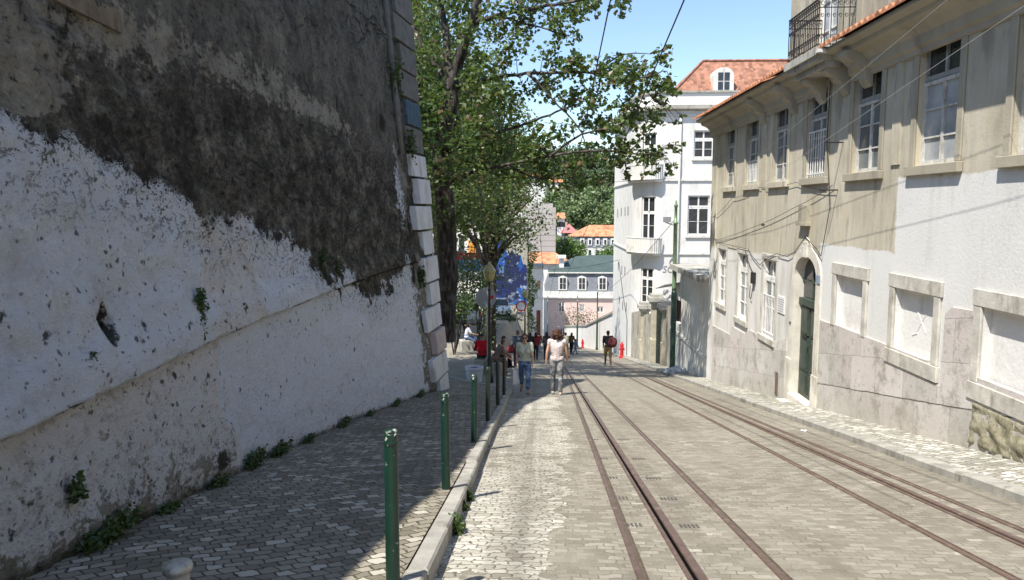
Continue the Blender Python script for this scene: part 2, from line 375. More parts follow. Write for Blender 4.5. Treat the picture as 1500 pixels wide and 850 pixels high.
def make_facade():
    g = NG('weathered_beige_render'); p = g.pos(); x, y, z = g.xyz(p)
    st = g.scale(p, 1, 1, .2); n1 = g.noise(p, .55, 7, .62); n2 = g.noise(st, 2.4, 8, .65); nf = g.noise(p, 20, 6, .7)
    mixn = g.add(g.mul(n1, .5), g.mul(n2, .5))
    be = g.ramp(mixn, [(.32, (.235, .208, .155)), (.43, (.405, .365, .28)), (.56, (.54, .495, .39)), (.68, (.63, .59, .48))])
    grime = g.ss(g.add(n2, g.mul(g.ss(z, 2.6, 5.0), .12)), .52, .68); be = g.mix(g.mul(grime, .68), be, (.19, .17, .13)); be = g.mix(g.mul(g.ss(nf, .56, .66), .22), be, (.26, .235, .18))
    och = g.ss(g.noise(g.vm('ADD', st, (4, 4, 4)), 1.6, 5), .55, .7); be = g.mix(g.mul(och, .45), be, (.52, .44, .29))
    wh = g.ramp(g.add(g.mul(n1, .55), g.mul(nf, .45)), [(.3, (.52, .51, .475)), (.45, (.63, .622, .59)), (.7, (.70, .695, .665))])
    gw_ = g.ramp(g.add(g.mul(n2, .55), g.mul(n1, .45)), [(.35, (.44, .42, .37)), (.5, (.62, .60, .555)), (.65, (.70, .685, .65))])
    wob = g.mul(g.sub(g.noise(p, 1.6, 5, .7), .5), .20); wob2 = g.mul(g.sub(nf, .5), .07)
    zz = g.add(z, g.add(wob, wob2)); yy = g.add(y, g.add(wob, wob2))
    a = g.mul(g.ss(yy, 12.37, 12.33), g.ss(zz, 2.1, 2.06))
    b = g.mul(g.ss(yy, 15.55, 15.49), g.ss(zz, .90, .86))
    w = g.mx(a, b); stn = g.ss(g.add(g.noise(g.scale(p, 1, 1, .12), 3.2, 7, .65), g.mul(g.ss(z, 1.4, 2.1), .10)), .55, .70); wh = g.mix(g.mul(stn, .28), wh, (.46, .44, .38)); cc = g.mix(w, be, wh)
    low = g.mul(g.ss(yy, 15.50, 15.56), g.ss(g.add(zz, g.mul(g.sub(n2, .5), .25)), g.add(.92, g.mul(y, -.022)), g.add(.80, g.mul(y, -.022))))
    cc = g.mix(low, cc, gw_)
    cr = g.voro(g.vm('ADD', p, g.vm('MULTIPLY', g.noisec(p, 1.5, 4), (1.2, 1.2, 1.2))), .55, 'DISTANCE_TO_EDGE')
    ck = g.mul(g.ss(cr.outputs['Distance'], .004, .001), .16); cc = g.mix(ck, cc, (.25, .22, .17))
    hh = g.add(g.mul(nf, .6), g.add(g.mul(g.noise(p, 90, 3), .3), g.mul(n1, .6)))
    return g.bsdf(cc, .9, g.bump(hh, .5, .02), .2)
M['facade'] = make_facade()

def make_plinth():
    g = NG('pinkish_limestone_blocks'); p = g.pos(); x, y, z = g.xyz(p)
    v = g.add(z, g.mul(y, S)); q = g.vec(g.add(y, g.mul(g.sub(g.noise(p, .6, 2), .5), .15)), g.add(v, g.mul(g.sub(g.noise(p, .5, 2), .5), .1)))
    br = g.node('ShaderNodeTexBrick', {'Vector': q, 'Color1': (0, 0, 0), 'Color2': (1, 1, 1), 'Mortar': (.5, .5, .5), 'Scale': 1.0, 'Mortar Size': .006,
                                       'Mortar Smooth': .2, 'Brick Width': .98, 'Row Height': .62})
    br.offset = .37
    r = g.xyz(br.outputs['Color'])[0]
    n = g.noise(p, 1.7, 8, .65); n2 = g.noise(g.scale(p, 1, 1, .35), 3.0, 7, .65); nf = g.noise(p, 28, 5, .7)
    c = g.ramp(g.add(g.mul(n, .6), g.mul(r, .4)), [(.2, (.36, .345, .31)), (.42, (.50, .475, .435)), (.6, (.58, .55, .51)), (.8, (.66, .635, .59))])
    pinky = g.ss(g.add(g.noise(p, .6, 4), g.mul(g.sub(v, .8), .10)), .42, .6); c = g.mix(g.mul(pinky, .4), c, (.60, .51, .475))
    d = g.ss(g.noise(p, 2.1, 8, .7), .5, .66); c = g.mix(g.mul(d, .72), c, (.25, .228, .19)); c = g.mix(g.mul(g.ss(g.noise(p, 7, 6, .75), .55, .64), .5), c, (.22, .20, .165))
    c = g.mix(g.mul(g.ss(v, .75, .1), .25), c, (.36, .33, .25))
    c = g.mix(g.mul(nf, .3), c, (.32, .29, .25))
    c = g.mix(g.mul(br.outputs['Fac'], .5), c, (.14, .12, .095))
    lum = g.ss(g.m('ABSOLUTE', g.add(g.sub(v, .62), g.mul(g.sub(n, .5), .09))), .014, .003); c = g.mix(g.mul(g.mul(lum, .9), g.ss(y, 16.5, 15.0)), c, (.05, .042, .033))
    hh = g.add(g.add(g.mul(n, .8), g.mul(nf, .5)), g.add(g.mul(g.sub(1, br.outputs['Fac']), .35), g.mul(r, .2)))
    return g.bsdf(c, .85, g.bump(hh, .6, .025), .2)
M['plinth'] = make_plinth()

M['stone'] = plain('grey_limestone', (.50, .475, .415), .85, .35, 3.0, .5, 30, .25, 0, (.27, .245, .20), 3.5)
M['stone_pale'] = plain('pale_door_stone', (.62, .585, .50), .85, .25, 2.5, .4, 30, .25, 0, (.40, .36, .29), 3.0)
M['cornice'] = plain('grimy_cornice_render', (.36, .325, .25), .9, .18, 1.2, .4, 20, .2, 0, (.22, .195, .15), 1.0)
M['kerb'] = plain('kerb_stone', (.33, .315, .275), .8, .35, 3.5, .5, 45, .3, 0, (.17, .155, .125), 4.0)
M['blocked'] = plain('white_plaster_infill', (.70, .69, .655), .9, .10, 2.5, .7, 14, .2, 0, (.57, .55, .505), 2.2)
M['whitewall'] = plain('white_house_render', (.70, .685, .65), .9, .10, 1.2, .3, 12, .2, 0, (.54, .52, .465), 1.3)
M['whitetrim'] = plain('white_trim', (.66, .645, .60), .8, .10, 2, .2, 20, .2, 0, (.44, .42, .37), 2.2)
M['oldconc'] = plain('weathered_concrete', (.40, .38, .33), .9, .3, 2.2, .5, 18, .2, 0, (.17, .155, .125), 2.4)
M['greywall'] = plain('grey_concrete_tower', (.40, .375, .345), .9, .12, .4, .3, 6, .2, 0, (.30, .28, .26), .6)
M['shedwall'] = plain('stained_pale_render', (.60, .575, .52), .9, .15, 1.2, .35, 14, .2, 0, (.38, .35, .29), 1.6)
M['pink'] = plain('pink_render', (.72, .55, .49), .9, .10, .5, .2, 8)
M['slate'] = plain('grey_slate', (.17, .18, .20), .7, .25, 3, .3, 10)
M['greenroof'] = plain('dark_green_roof_sheet', (.06, .085, .08), .55, .2, 1, .2, 5)
M['yellow'] = plain('yellow_render', (.68, .55, .30), .9, .1, .5)
M['brick_red'] = plain('dull_red_paint', (.25, .09, .06), .8, .2, 1)
M['frame_white'] = plain('old_white_window_paint', (.72, .71, .68), .6, .15, 9, .2, 60, .35, 0, (.46, .43, .37), 6)
M['frame_old'] = plain('peeling_window_paint', (.52, .51, .465), .7, .25, 9, .3, 60, .3, 0, (.28, .26, .22), 5)
M['frame_grey'] = plain('faded_grey_window_paint', (.30, .30, .27), .7, .3, 9, .3, 60, .3)
M['iron_dark'] = plain('dark_iron', (.035, .032, .03), .6, .3, 12, .3, 70, .4, .4)
M['green_post'] = None
M['rust'] = plain('rusty_rail_steel', (.16, .105, .082), .45, .35, 10, .35, 90, .5, .35, (.26, .19, .15), 7)
M['groove'] = plain('slot_shade_black', (.006, .006, .006), .95, .3, 20, .0, 60, .0)
M['groove_dirt'] = plain('earth_filled_groove', (.10, .085, .06), .95, .3, 20, .3, 60)
M['dark'] = plain('dark_interior', (.012, .012, .012), .9, .1, 3)
M['cable'] = plain('black_cable', (.02, .02, .02), .6, .1, 3)
M['wire_pale'] = plain('pale_wire', (.50, .49, .46), .5, .1, 3, .1, 20, .4, .5)
M['grate'] = plain('cast_iron_grate', (.13, .12, .105), .6, .3, 20, .3, 60, .4, .4)
M['red'] = plain('red_hydrant_paint', (.52, .025, .03), .45, .12, 8, .1, 30, .45)
M['greydisc'] = plain('galvanised_sheet', (.36, .37, .385), .5, .1, 5, .1, 30, .5, .5)
M['sign_white'] = plain('sign_white', (.75, .75, .74), .5, .05, 5)
M['sign_red'] = plain('sign_red', (.55, .02, .03), .5, .05, 5)
M['slot'] = M['groove']

def make_green(name, c, chips=.70):
    g = NG(name); o = g.obj(); n = g.noise(o, 22, 6, .7); n2 = g.noise(o, 5, 4)
    z = g.xyz(o)[2]
    cc = g.ramp(n2, [(.3, tuple(a*.75 for a in c)), (.7, tuple(a*1.2 for a in c))])
    thr = g.sub(chips, g.mul(g.ss(z, .80, .9), .10))
    ch = g.m('GREATER_THAN', n, thr); cc = g.mix(ch, cc, (.42, .42, .36))
    return g.bsdf(cc, .42, g.bump(g.sub(g.mul(n2, .3), ch), .3, .004), .5)
M['green_post'] = make_green('chipped_green_paint', (.004, .027, .016), .665)
M['green_dark'] = make_green('dark_green_black_paint', (.010, .022, .016), .72)
M['green_pole'] = make_green('catenary_green_paint', (.15, .24, .13), .74)
M['green_pole_low'] = make_green('catenary_dark_green_paint', (.015, .045, .032), .74)
M['green_door'] = plain('old_green_door_paint', (.045, .062, .048), .5, .35, 5, .35, 40, .4, 0, (.10, .105, .075), 4)

def make_tiles(name, c, cu, cv):
    g = NG(name); o = g.pos(); n = g.noise(o, 3.5, 6, .7); n2 = g.noise(o, 25, 4, .7)
    isl = g.voro(g.scale(o, cu, cu, cv), 1.0, 'F1', .4); r = g.xyz(isl.outputs['Color'])[0]
    f = g.add(g.mul(n, .4), g.add(g.mul(n2, .2), g.mul(r, .4)))
    cc = g.ramp(f, [(.25, tuple(a*.5 for a in c)), (.5, c), (.75, tuple(min(1, a*1.35) for a in c))])
    cc = g.mix(g.mul(g.ss(n, .55, .7), .35), cc, (.22, .17, .11))
    return g.bsdf(cc, .85, g.bump(g.add(n2, g.mul(r, .8)), .5, .03))
M['tile'] = make_tiles('clay_roof_tiles', (.40, .17, .085), 5, 3)
M['tile_far'] = make_tiles('orange_roof_tiles', (.50, .21, .11), 1.2, 1.2)
M['tile_rust'] = make_tiles('brown_roof_tiles', (.30, .145, .095), 4, 3)

def make_glass(name, c, rough=.06):
    g = NG(name); o = g.pos(); n = g.noise(o, 1.6, 4, .6)
    cc = g.ramp(n, [(.3, tuple(a*.6 for a in c)), (.7, tuple(a*1.25 for a in c))])
    return g.bsdf(cc, rough, g.bump(g.noise(o, 2.5, 2), .06, .02), .6)
M['glass'] = make_glass('dark_window_glass', (.035, .04, .045))
M['glass_grey'] = make_glass('sky_grey_window_glass', (.16, .175, .18), .12)  # sky reflection in the panes put into a grey base colour
M['glass_pale'] = make_glass('curtained_window_glass', (.36, .375, .38), .15)

def make_leaf(name, cols, trans=.35, brown=.0):
    g = NG(name); r = g.island()
    stops = [(i/(len(cols)-1)*(1-brown), c) for i, c in enumerate(cols)]
    if brown > 0: stops += [(1-brown+.01, (.13, .085, .045)), (1, (.17, .11, .06))]
    cc = g.ramp(r, stops)
    b = g.node('ShaderNodeBsdfPrincipled', {'Base Color': cc, 'Roughness': .42, 'Specular IOR Level': .45})
    tr = g.node('ShaderNodeBsdfTranslucent', {'Color': g.mix(.5, cc, (.16, .24, .03))})
    mx = g.node('ShaderNodeMixShader'); g.put(mx.inputs[0], trans); g.t.links.new(b.outputs[0], mx.inputs[1]); g.t.links.new(tr.outputs[0], mx.inputs[2])
    g.t.links.new(mx.outputs[0], g.out.inputs[0]); return g.mat
M['leaf'] = make_leaf('poplar_leaves', [(.035, .06, .014), (.065, .105, .022), (.10, .155, .035), (.19, .24, .11)], .4, .13)
M['leaf_dark'] = make_leaf('dark_tree_leaves', [(.022, .045, .012), (.045, .085, .018), (.075, .12, .03)], .3, .06)
M['leaf_bright'] = make_leaf('bright_tree_leaves', [(.06, .12, .02), (.10, .18, .03), (.15, .23, .05)], .3)
M['leaf_hill'] = make_leaf('hill_tree_leaves', [(.10, .15, .06), (.15, .21, .085), (.20, .26, .12)], .25)  # distance haze put into these paler greens
M['leaf_red'] = make_leaf('reddish_shrub_leaves', [(.09, .09, .03), (.14, .11, .05), (.20, .12, .08)], .3)
M['weed'] = make_leaf('weed_leaves', [(.022, .045, .010), (.045, .08, .017), (.08, .12, .03)], .25)
M['ivy'] = make_leaf('ivy_leaves', [(.02, .045, .012), (.04, .08, .018), (.06, .10, .025)], .2)
def make_bark():
    g = NG('grey_fissured_bark'); o = g.obj(); s = g.scale(o, 1, 1, .22); n = g.noise(s, 9, 7, .7); n2 = g.noise(o, 2, 4)
    cc = g.ramp(n, [(.35, (.022, .018, .015)), (.5, (.06, .05, .041)), (.66, (.14, .125, .105))])
    cc = g.mix(g.mul(g.ss(n2, .52, .66), .4), cc, (.19, .175, .155))
    return g.bsdf(cc, .95, g.bump(n, .9, .06), .15)
M['bark'] = make_bark()
def make_mural():
    g = NG('spray_painted_mural'); o = g.pos()
    d = g.vm('ADD', o, g.vm('MULTIPLY', g.noisec(o, .6, 4), (2.2, 2.2, 2.2)))
    v = g.voro(d, .75, 'F1'); r = g.xyz(v.outputs['Color'])[0]
    cc = g.ramp(r, [(0, (.010, .015, .12)), (.30, (.012, .03, .26)), (.5, (.015, .09, .33)), (.64, (.10, .20, .34)), (.76, (.01, .015, .06)), (.965, (.28, .02, .04))], 'CONSTANT')
    cc = g.mix(g.mul(g.noise(o, 5, 5), .35), cc, (.05, .07, .2)); n = g.noise(d, 1.1, 6, .7); cc = g.mix(g.mul(g.ss(n, .58, .64), .8), cc, (.20, .24, .32)); cc = g.mix(g.mul(g.ss(g.noise(d, 1.6, 4), .62, .68), .7), cc, (.45, .55, .66))
    return g.bsdf(cc, .7)
M['mural'] = make_mural()
# ------------------------------------------------------------------ ground, road, pavements
def sheet(name, mat, xs, ys, Z, smooth=True):
    mb = MB(); mb.grid(lambda i, j: (xs[i], ys[j], Z(xs[i], ys[j])), len(xs)-1, len(ys)-1)
    return structure(mb.build(name, mat, smooth=smooth))
gx = [-900, -300, -120, -60, -40, -30, -24, -18, -14, -11, -9, -7.5, -6, -5, -4.2, -3.5]+[-3+.15*i for i in range(17)]+[-.4, 0, 2, 4, 5, 6, 7, 9, 12, 16, 22, 30, 45, 70, 120, 300, 900]
gy = [-300, -60, -9, -4, 0, 4, 8, 12, 16, 18]+list(range(19, 80))+list(range(80, 105, 3))+list(range(105, 147, 2))+[150, 165, 175]+list(range(178, 324, 6))+[340, 400, 600, 1200, 2500]
sheet('ground', M['ground'], gx, gy, lambda x, y: G(x, y)-.012)
def kerbR(Y): return 4.43+.025*Y
mb = MB()
ry = [-9, -4, 0, 4, 8, 12, 16, 19, 21, 22, 24, 28, 34, 45, 60, 80, 104]
for a, b in zip(ry, ry[1:]):
    xa = xbv = -.71
    for t0, t1 in ((0, .5), (.5, 1)):
        p = lambda Y, t: (lerp(-.71, kerbR(Y) if Y < 60 else 5.93-(Y-60)*.02, t), Y, z0(Y)-.004)
        mb.quad(p(a, t0), p(a, t1), p(b, t1), p(b, t0))
structure(mb.build('road', M['road']))

# kerb stones on the left: straight run and the turn at the corner
path = [(-.675-.025*sstep(-9+.95*i, 6, 11), -9+.95*i) for i in range(30)]
path = [q for q in path if q[1] < 19.2]
for k in range(6):
    a = k/5*math.radians(62); path.append((-1.55+.85*math.cos(a), 19.5+.85*math.sin(a)))
path += [(-2.05, 23.0-.9), (-2.9, 24.4), (-3.9, 26.2), (-5.2, 28.6)]
def inner(path, w):
    out = []
    for i, p in enumerate(path):
        a = Vector(path[max(0, i-1)]); b = Vector(path[min(len(path)-1, i+1)]); d = (b-a).normalized()
        out.append((p[0]-d.y*w, p[1]+d.x*w))
    return out
inn = inner(path, .135)
mb = MB(); rr = random.Random(3)
for i in range(len(path)-1):
    (x0, y0), (x1, y1) = path[i], path[i+1]; (u0, w0), (u1, w1) = inn[i], inn[i+1]
    e = .006; f = lambda A, B, t: (lerp(A[0], B[0], t), lerp(A[1], B[1], t))
    L = math.hypot(x1-x0, y1-y0); t0, t1 = e/L, 1-e/L
    a, b = f(path[i], path[i+1], t0), f(path[i], path[i+1], t1); c, d = f(inn[i], inn[i+1], t1), f(inn[i], inn[i+1], t0)
    j = rr.uniform(-.006, .006); jx = rr.uniform(-.008, .008); top = lambda q: (q[0]+jx, q[1], -S*q[1]+.132+j); bot = lambda q: (q[0]+jx, q[1], -S*q[1]-.4)
    cen = ((a[0]+b[0]+c[0]+d[0])/4, (a[1]+b[1]+c[1]+d[1])/4)
    mid = lambda q: (q[0]+jx, q[1], -S*q[1]+.117+j); ins = lambda q: (q[0]+jx+.015*(1 if cen[0] > q[0] else -1), q[1]+.01*(1 if cen[1] > q[1] else -1), -S*q[1]+.132+j)
    mb.hexa([bot(a), bot(b), bot(c), bot(d), mid(a), mid(b), mid(c), mid(d)])
    mb.hexa([mid(a), mid(b), mid(c), mid(d), ins(a), ins(b), ins(c), ins(d)])
structure(mb.build('kerb', M['kerb']))
mb = MB()
for i in range(len(inn)-1):
    (x0, y0), (x1, y1) = inn[i], inn[i+1]
    L = lambda y: (xb(y)-.35 if y < 19.2 else xb(19.2)-.35-(y-19.2)*.42)
    mb.quad((L(y0), y0, -S*y0+.116), (x0-.004, y0, -S*y0+.124), (x1-.004, y1, -S*y1+.124), (L(y1), y1, -S*y1+.116))
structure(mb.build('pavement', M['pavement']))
# right pavement and its kerb
mb = MB(); kb = MB(); y = -9.0; rr = random.Random(5)
while y < 62:
    L = rr.uniform(.8, 1.5); y1 = y+L; j = rr.uniform(-.008, .008); jx = rr.uniform(-.012, .012)
    k0, k1 = kerbR(y)+jx, kerbR(y1)+jx
    h = .10
    P = lambda x, yy, z: (x, yy, -S*yy+z+j)
    kb.hexa([P(k0, y+.006, -.4), P(k0+.2, y+.006, -.4), P(k1+.2, y1-.006, -.4), P(k1, y1-.006, -.4), P(k0, y+.006, h-.02), P(k0+.2, y+.006, h-.02), P(k1+.2, y1-.006, h-.02), P(k1, y1-.006, h-.02)])
    kb.hexa([P(k0, y+.006, h-.02), P(k0+.2, y+.006, h-.02), P(k1+.2, y1-.006, h-.02), P(k1, y1-.006, h-.02), P(k0+.025, y+.012, h), P(k0+.2, y+.012, h), P(k1+.2, y1-.012, h), P(k1+.025, y1-.012, h)])
    xo = lambda yy: 6.1 if yy < 25.3 else 7.2
    mb.quad((kerbR(y)+.19, y, -S*y+h-.01), (xo(y), y, -S*y+h-.002), (xo(y1), y1, -S*y1+h-.002), (kerbR(y1)+.19, y1, -S*y1+h-.01))
    y = y1
structure(kb.build('kerb', M['kerb'])); structure(mb.build('pavement', M['pavement_r']))

# ------------------------------------------------------------------ rails
def strip(mb, X, w0, w1, za, zb, Y0=-9, Y1=104, bend=None):
    ys = [Y0+i*(Y1-Y0)/40 for i in range(41)]
    sec = [(w0, -.05), (w0, za), (w0+.004, zb), (w1-.004, zb), (w1, za), (w1, -.05)]
    mb.grid(lambda i, j: (X(ys[i])+sec[j][0], ys[i], -S*ys[i]+sec[j][1]), 40, 5)
RL = [('rusty outer rail nearest the left kerb', lambda y: .60+.017*y, 0),
      ('left track slot rail with a wide black gap', lambda y: .985+.008*y, 1),
      ('rusty inner rail of the left track', lambda y: 1.585+.006*y, 0),
      ('rusty inner rail of the right track', lambda y: 3.07+.011*y, 0),
      ('right track slot rail with a black gap', lambda y: 3.64+.0135*y, 1),
      ('rusty outer rail nearest the right kerb', lambda y: 3.925+.010*y, 0)]
for lab, X, slot in RL:
    t = thing('tram_rail', lab+', set in the setts', 'rail', (X(0), 0, 0), group='funicular rails in the street')
    a = MB(); b = MB()
    if slot:
        strip(a, X, -.050, -.014, .004, .009); strip(a, X, .015, .082, .004, .012); strip(b, X, -.015, .016, -.003, -.0015)  # flat black strip painted in place of the slot's inner shade
        a.build('rail_head', M['rust'], t); b.build('cable_slot', M['groove'], t)
    else:
        strip(a, X, -.034, .012, .003, .008); strip(a, X, .034, .046, .002, .005); strip(b, X, .010, .036, -.003, -.0015)
        a.build('rail_head', M['rust'], t); b.build('flange_groove', M['groove_dirt'], t)
# iron grates beside the slots
RX = RL[1][1]
rows = [5.95, 6.95, 7.95, 9.2, 10.9]
ordn = ['first', 'second', 'third', 'fourth', 'fifth', 'sixth']
gm = MB()
for k in range(5): gm.box(-.075+.034*k, -.057+.034*k, -.045, .045, -.01, .004)
gmesh = None
for side, sx, txt in ((0, -.25, 'left'), (1, .22, 'right')):
    for k, y in enumerate(rows):
        if gmesh is None: o = gm.build('drain_grate', M['grate']); gmesh = o
        else: o = gmesh.copy(); col.objects.link(o)
        o.location = (RX(y)+sx, y, -S*y); o.rotation_euler = (-math.atan(S), 0, 0)
        tag(o, 'small iron grate %s of the left slot rail, %s from the bottom edge' % (txt, ordn[k]), 'grate', 'grates along the slot rail')

# ------------------------------------------------------------------ the retaining wall on the left
t = thing('retaining_wall', 'tall leaning masonry wall on the left, limewashed below and sooty bare render above', 'wall', (-3, 8, z0(8)))
def Yend(z): return 19.2+.08*(z+3.3)
def zt(Y): return float(np.interp(Y, [-9, 2, 12, 16, 19.6], [5.7, 5.75, 6.4, 7.6, 8.6]))
PT = [(-9, 2.9), (4.5, 2.9), (4.83, 2.79), (5.3, 2.88), (6.16, 2.83), (7.22, 2.80), (7.3, 2.58), (7.9, 2.72), (8.44, 2.85), (9, 2.78), (10.5, 2.7), (11.4, 2.3), (12.2, 2.5), (13, 2.4), (14, 2.1), (15.5, 2.5), (17, 3.2), (19.6, 3.5)]
LB = [(-9, 2.9), (4.6, 3.15), (5.05, 3.3), (5.96, 3.85), (7.1, 4.13), (8.8, 4.54), (10.8, 4.86), (12.7, 5.13), (15.2, 5.36), (19.6, 5.7)]
ip = lambda Y, T: float(np.interp(Y, [a for a, _ in T], [b for _, b in T]))
def fb(p, s, oct=3): return mnoise.fractal(Vector(p)*s, 1.0, 2.0, oct)
MOSS = [(6.87, 1.65, .10, .16), (11.3, 2.45, .28, .5), (12.1, 2.2, .2, .45), (17.6, 2.9, .35, .7), (17.8, 4.2, .3, .7), (17.9, 1.7, .4, .5), (5.2, .0, .5, .16), (16.5, 6.2, .5, .4), (17.9, 7.3, .5, .6), (6.9, .2, .4, .2)]
ys = [-9, -6, -4, -2, 0, 1, 2, 2.6, 3]+[3.2+.04*i for i in range(150)]+[9.2+.075*i for i in range(138)]
ys = [y for y in ys if y < 19.48]+[19.5]
zs = [-4.2+.06*i for i in range(75)]; zs = [z for z in zs if z < .26]+[.285, .300, .302, .33]+[.36+.055*i for i in range(50)]+[3.14+.09*i for i in range(62)]
mb = MB(); A = {k: [] for k in ('above', 'paint', 'soot', 'pale', 'pinkish', 'decay', 'pitty', 'moss', 'crack_ledge_shade', 'ragged')}
def wallp(i, j):
    Y = ys[i]; z = zs[j]
    if Y > 17: Y = 17+(Y-17)*(Yend(z)-17)/2.5
    z = min(z, zt(Y)); h = z-gw(Y); x = wx(Y, z)
    p = (0, Y, z)
    d = .040*fb(p, 1.3)+.036*fb(p, 4.5, 3)+.017*fb(p, 12, 2)
    if z < .301: d *= .75
    elif z < .75: d += .075*(1-sstep(z, .45, .75))
    d -= .42*math.exp(-(((Y-5.27)/.085)**2+((z-.74)/.11)**2)**3)
    d -= .03*sstep(h, .2, -.1)
    pt = ip(Y, PT)-h
    pt = max(pt, .55-(((Y-17.5)/.45)**2+((h-4.9)/.9)**2)**.5*.55) if Y > 16.5 else pt
    d += .012*sstep(pt, -.02, .05)
    A['above'].append(h); A['paint'].append(pt)
    A['ragged'].append(.55 if Y < 7.2 else lerp(.7, 2.3, sstep(Y, 8, 12.5)))
    lb = ip(Y, LB); A['soot'].append(min(lb-h, .9)*(1.0 if Y > 5.4 else .5+.5*sstep(Y, 4.4, 5.4)) if h < lb+1.0 else -.6+.25*sstep(Y, 9, 14))
    A['pale'].append(max(.24-abs(h-lb-.12)-.5*sstep(Y, 13, 16), .32-1.2*sstep(Y, 4.9, 6.6) if h > lb-.3 else -.8)-.0)
    A['pinkish'].append(max(min(7.2-Y+.15*math.sin(z*5), .30-z), min(Y-7.26, 8.6-Y, z-.28)))
    dc = (.20-.46*h) if z < .3 else -.55
    if Y > 7.2: dc = -.75+.45*sstep(h, .35, 0) if Y < 16 else -.75+1.05*sstep(Y, 16.2, 17.9)
    A['decay'].append(dc if Y <= 7.2 else dc)
    A['pitty'].append((.17 if z < .3 else .06) if Y < 7.25 else (-.10+.22*sstep(Y, 15.5, 18) if z < .3 else .07))
    mo = -.9
    for (my, mh, ry_, rz_) in MOSS: mo = max(mo, .75-1.1*math.hypot((Y-my)/ry_, (h-mh)/rz_)) if abs(Y-my) < 3*ry_ else mo
    gz_ = math.exp(-((z-.60)/.06)**2); mo = max(mo, -.9+gz_*(.78*sstep(Y, 4.4, 6)-.55*mnoise.noise((Y*1.6, 3, 1))+.12)); mo = max(mo, 1.6-1.0*math.hypot((Y-5.27)/.08, (z-.74)/.12)); A['moss'].append(mo)  # last term paints the hole's inner shade and dirt through the moss mask
    A['crack_ledge_shade'].append((z-5.65) if z > 4 and Y > 7 else ((z-.292)*(2.2 if Y < 12 else 1.4)+.02 if z < 1 else .6))  # upper course crack, plus the shade under the ledge painted as a dark line
    return (x+d, Y, z)
mb.grid(wallp, len(ys)-1, len(zs)-1)
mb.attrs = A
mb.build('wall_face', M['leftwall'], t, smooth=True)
bk = MB()                                         # the mass of masonry and earth behind the face
for a, b in zip(zs[::4], zs[4::4]+[zs[-1]]):
    za, zb_ = min(a, zt(19.5)), min(b, zt(19.5))
    if zb_-za > 1e-4: bk.quad((wx(Yend(za), za)-.02, Yend(za), za), (-12, Yend(za)+.6, za), (-12, Yend(zb_)+.6, zb_), (wx(Yend(zb_), zb_)-.02, Yend(zb_), zb_))
for a, b in zip(ys[::6], ys[6::6]+[ys[-1]]):
    bk.quad((wx(a, zt(a))-.03, a, zt(a)), (wx(b, zt(b))-.03, b, zt(b)), (-12, b, zt(b)+.1), (-12, a, zt(a)+.1))
bk.build('wall_core', M['oldconc'], t)
st = MB(); c = [(5.33, 3.09), (6.26, 3.07), (6.28, 3.25), (5.33, 3.26)]
st.hexa([(wx(y, z)-.05, y, z) for y, z in c]+[(wx(y, z)+.03, y, z) for y, z in c])
st.build('exposed_stone', plain('brownish_stone', (.17, .14, .10), .95, .5, 5, .8, 22, .1, 0, (.07, .06, .048), 5), t, label='brown stone slab left bare near the top of the wall')
# corner quoins: one stone each
qz = [-3.45, -2.73, -2.13, -1.51, -.89, -.29, .38, 1.03, 1.68, 2.37, 2.98]; ql = [18.35, 17.80, 18.34, 17.9, 18.55, 18.18, 18.57, 18.12, 18.58, 18.30]
mq = plain('whitewashed_quoin', (.60, .605, .615), .85, .16, 2.5, .4, 25, .2, 0, (.36, .34, .31), 3.0)
mqp = plain('pinkish_quoin', (.50, .42, .39), .85, .2, 4, .4, 25); mqg = plain('dirty_grey_quoin', (.15, .145, .13), .9, .35, 4, .5, 25); mqb = plain('bluish_quoin', (.07, .115, .15), .9, .4, 5, .5, 25)
def quoin(za, zb_, y0, mat, lab=None, pr=.075):
    b = MB(); ya, yb = Yend(za)+.05, Yend(zb_)+.05
    f = lambda y, z, d: (wx(y, z)+d, y, z)
    b.hexa([f(y0, za, -.1), f(ya, za, -.1), f(ya, za, pr), f(y0, za, pr), f(y0, zb_, -.1), f(yb, zb_, -.1), f(yb, zb_, pr), f(y0, zb_, pr)])
    o = b.build('quoin', mat, t, label=lab); bv = o.modifiers.new('soft_edge', 'BEVEL'); bv.width = .018; bv.segments = 2
for k in range(10):
    quoin(qz[k]+.028, qz[k+1]-.03, ql[k], mqp if k == 2 else mq, 'pinkish quoin stone' if k == 2 else None, .11+.03*((k*7) % 3))
z = 3.0; k = 0
while z < 8.3:
    quoin(z+.02, z+.64, 18.3+.3*(k % 2), mqb if k == 1 else mqg, 'blue stained quoin stone' if k == 1 else 'sooty grey quoin stone'); z += .68; k += 1
dp = MB(); dp.tube([(wx(17.75, zz)+.05, 17.75, zz) for zz in (2.9, 4, 5.2, 6.6, 7.7)], .075, 10); dp.build('drain_pipe', mqg, t, smooth=True)

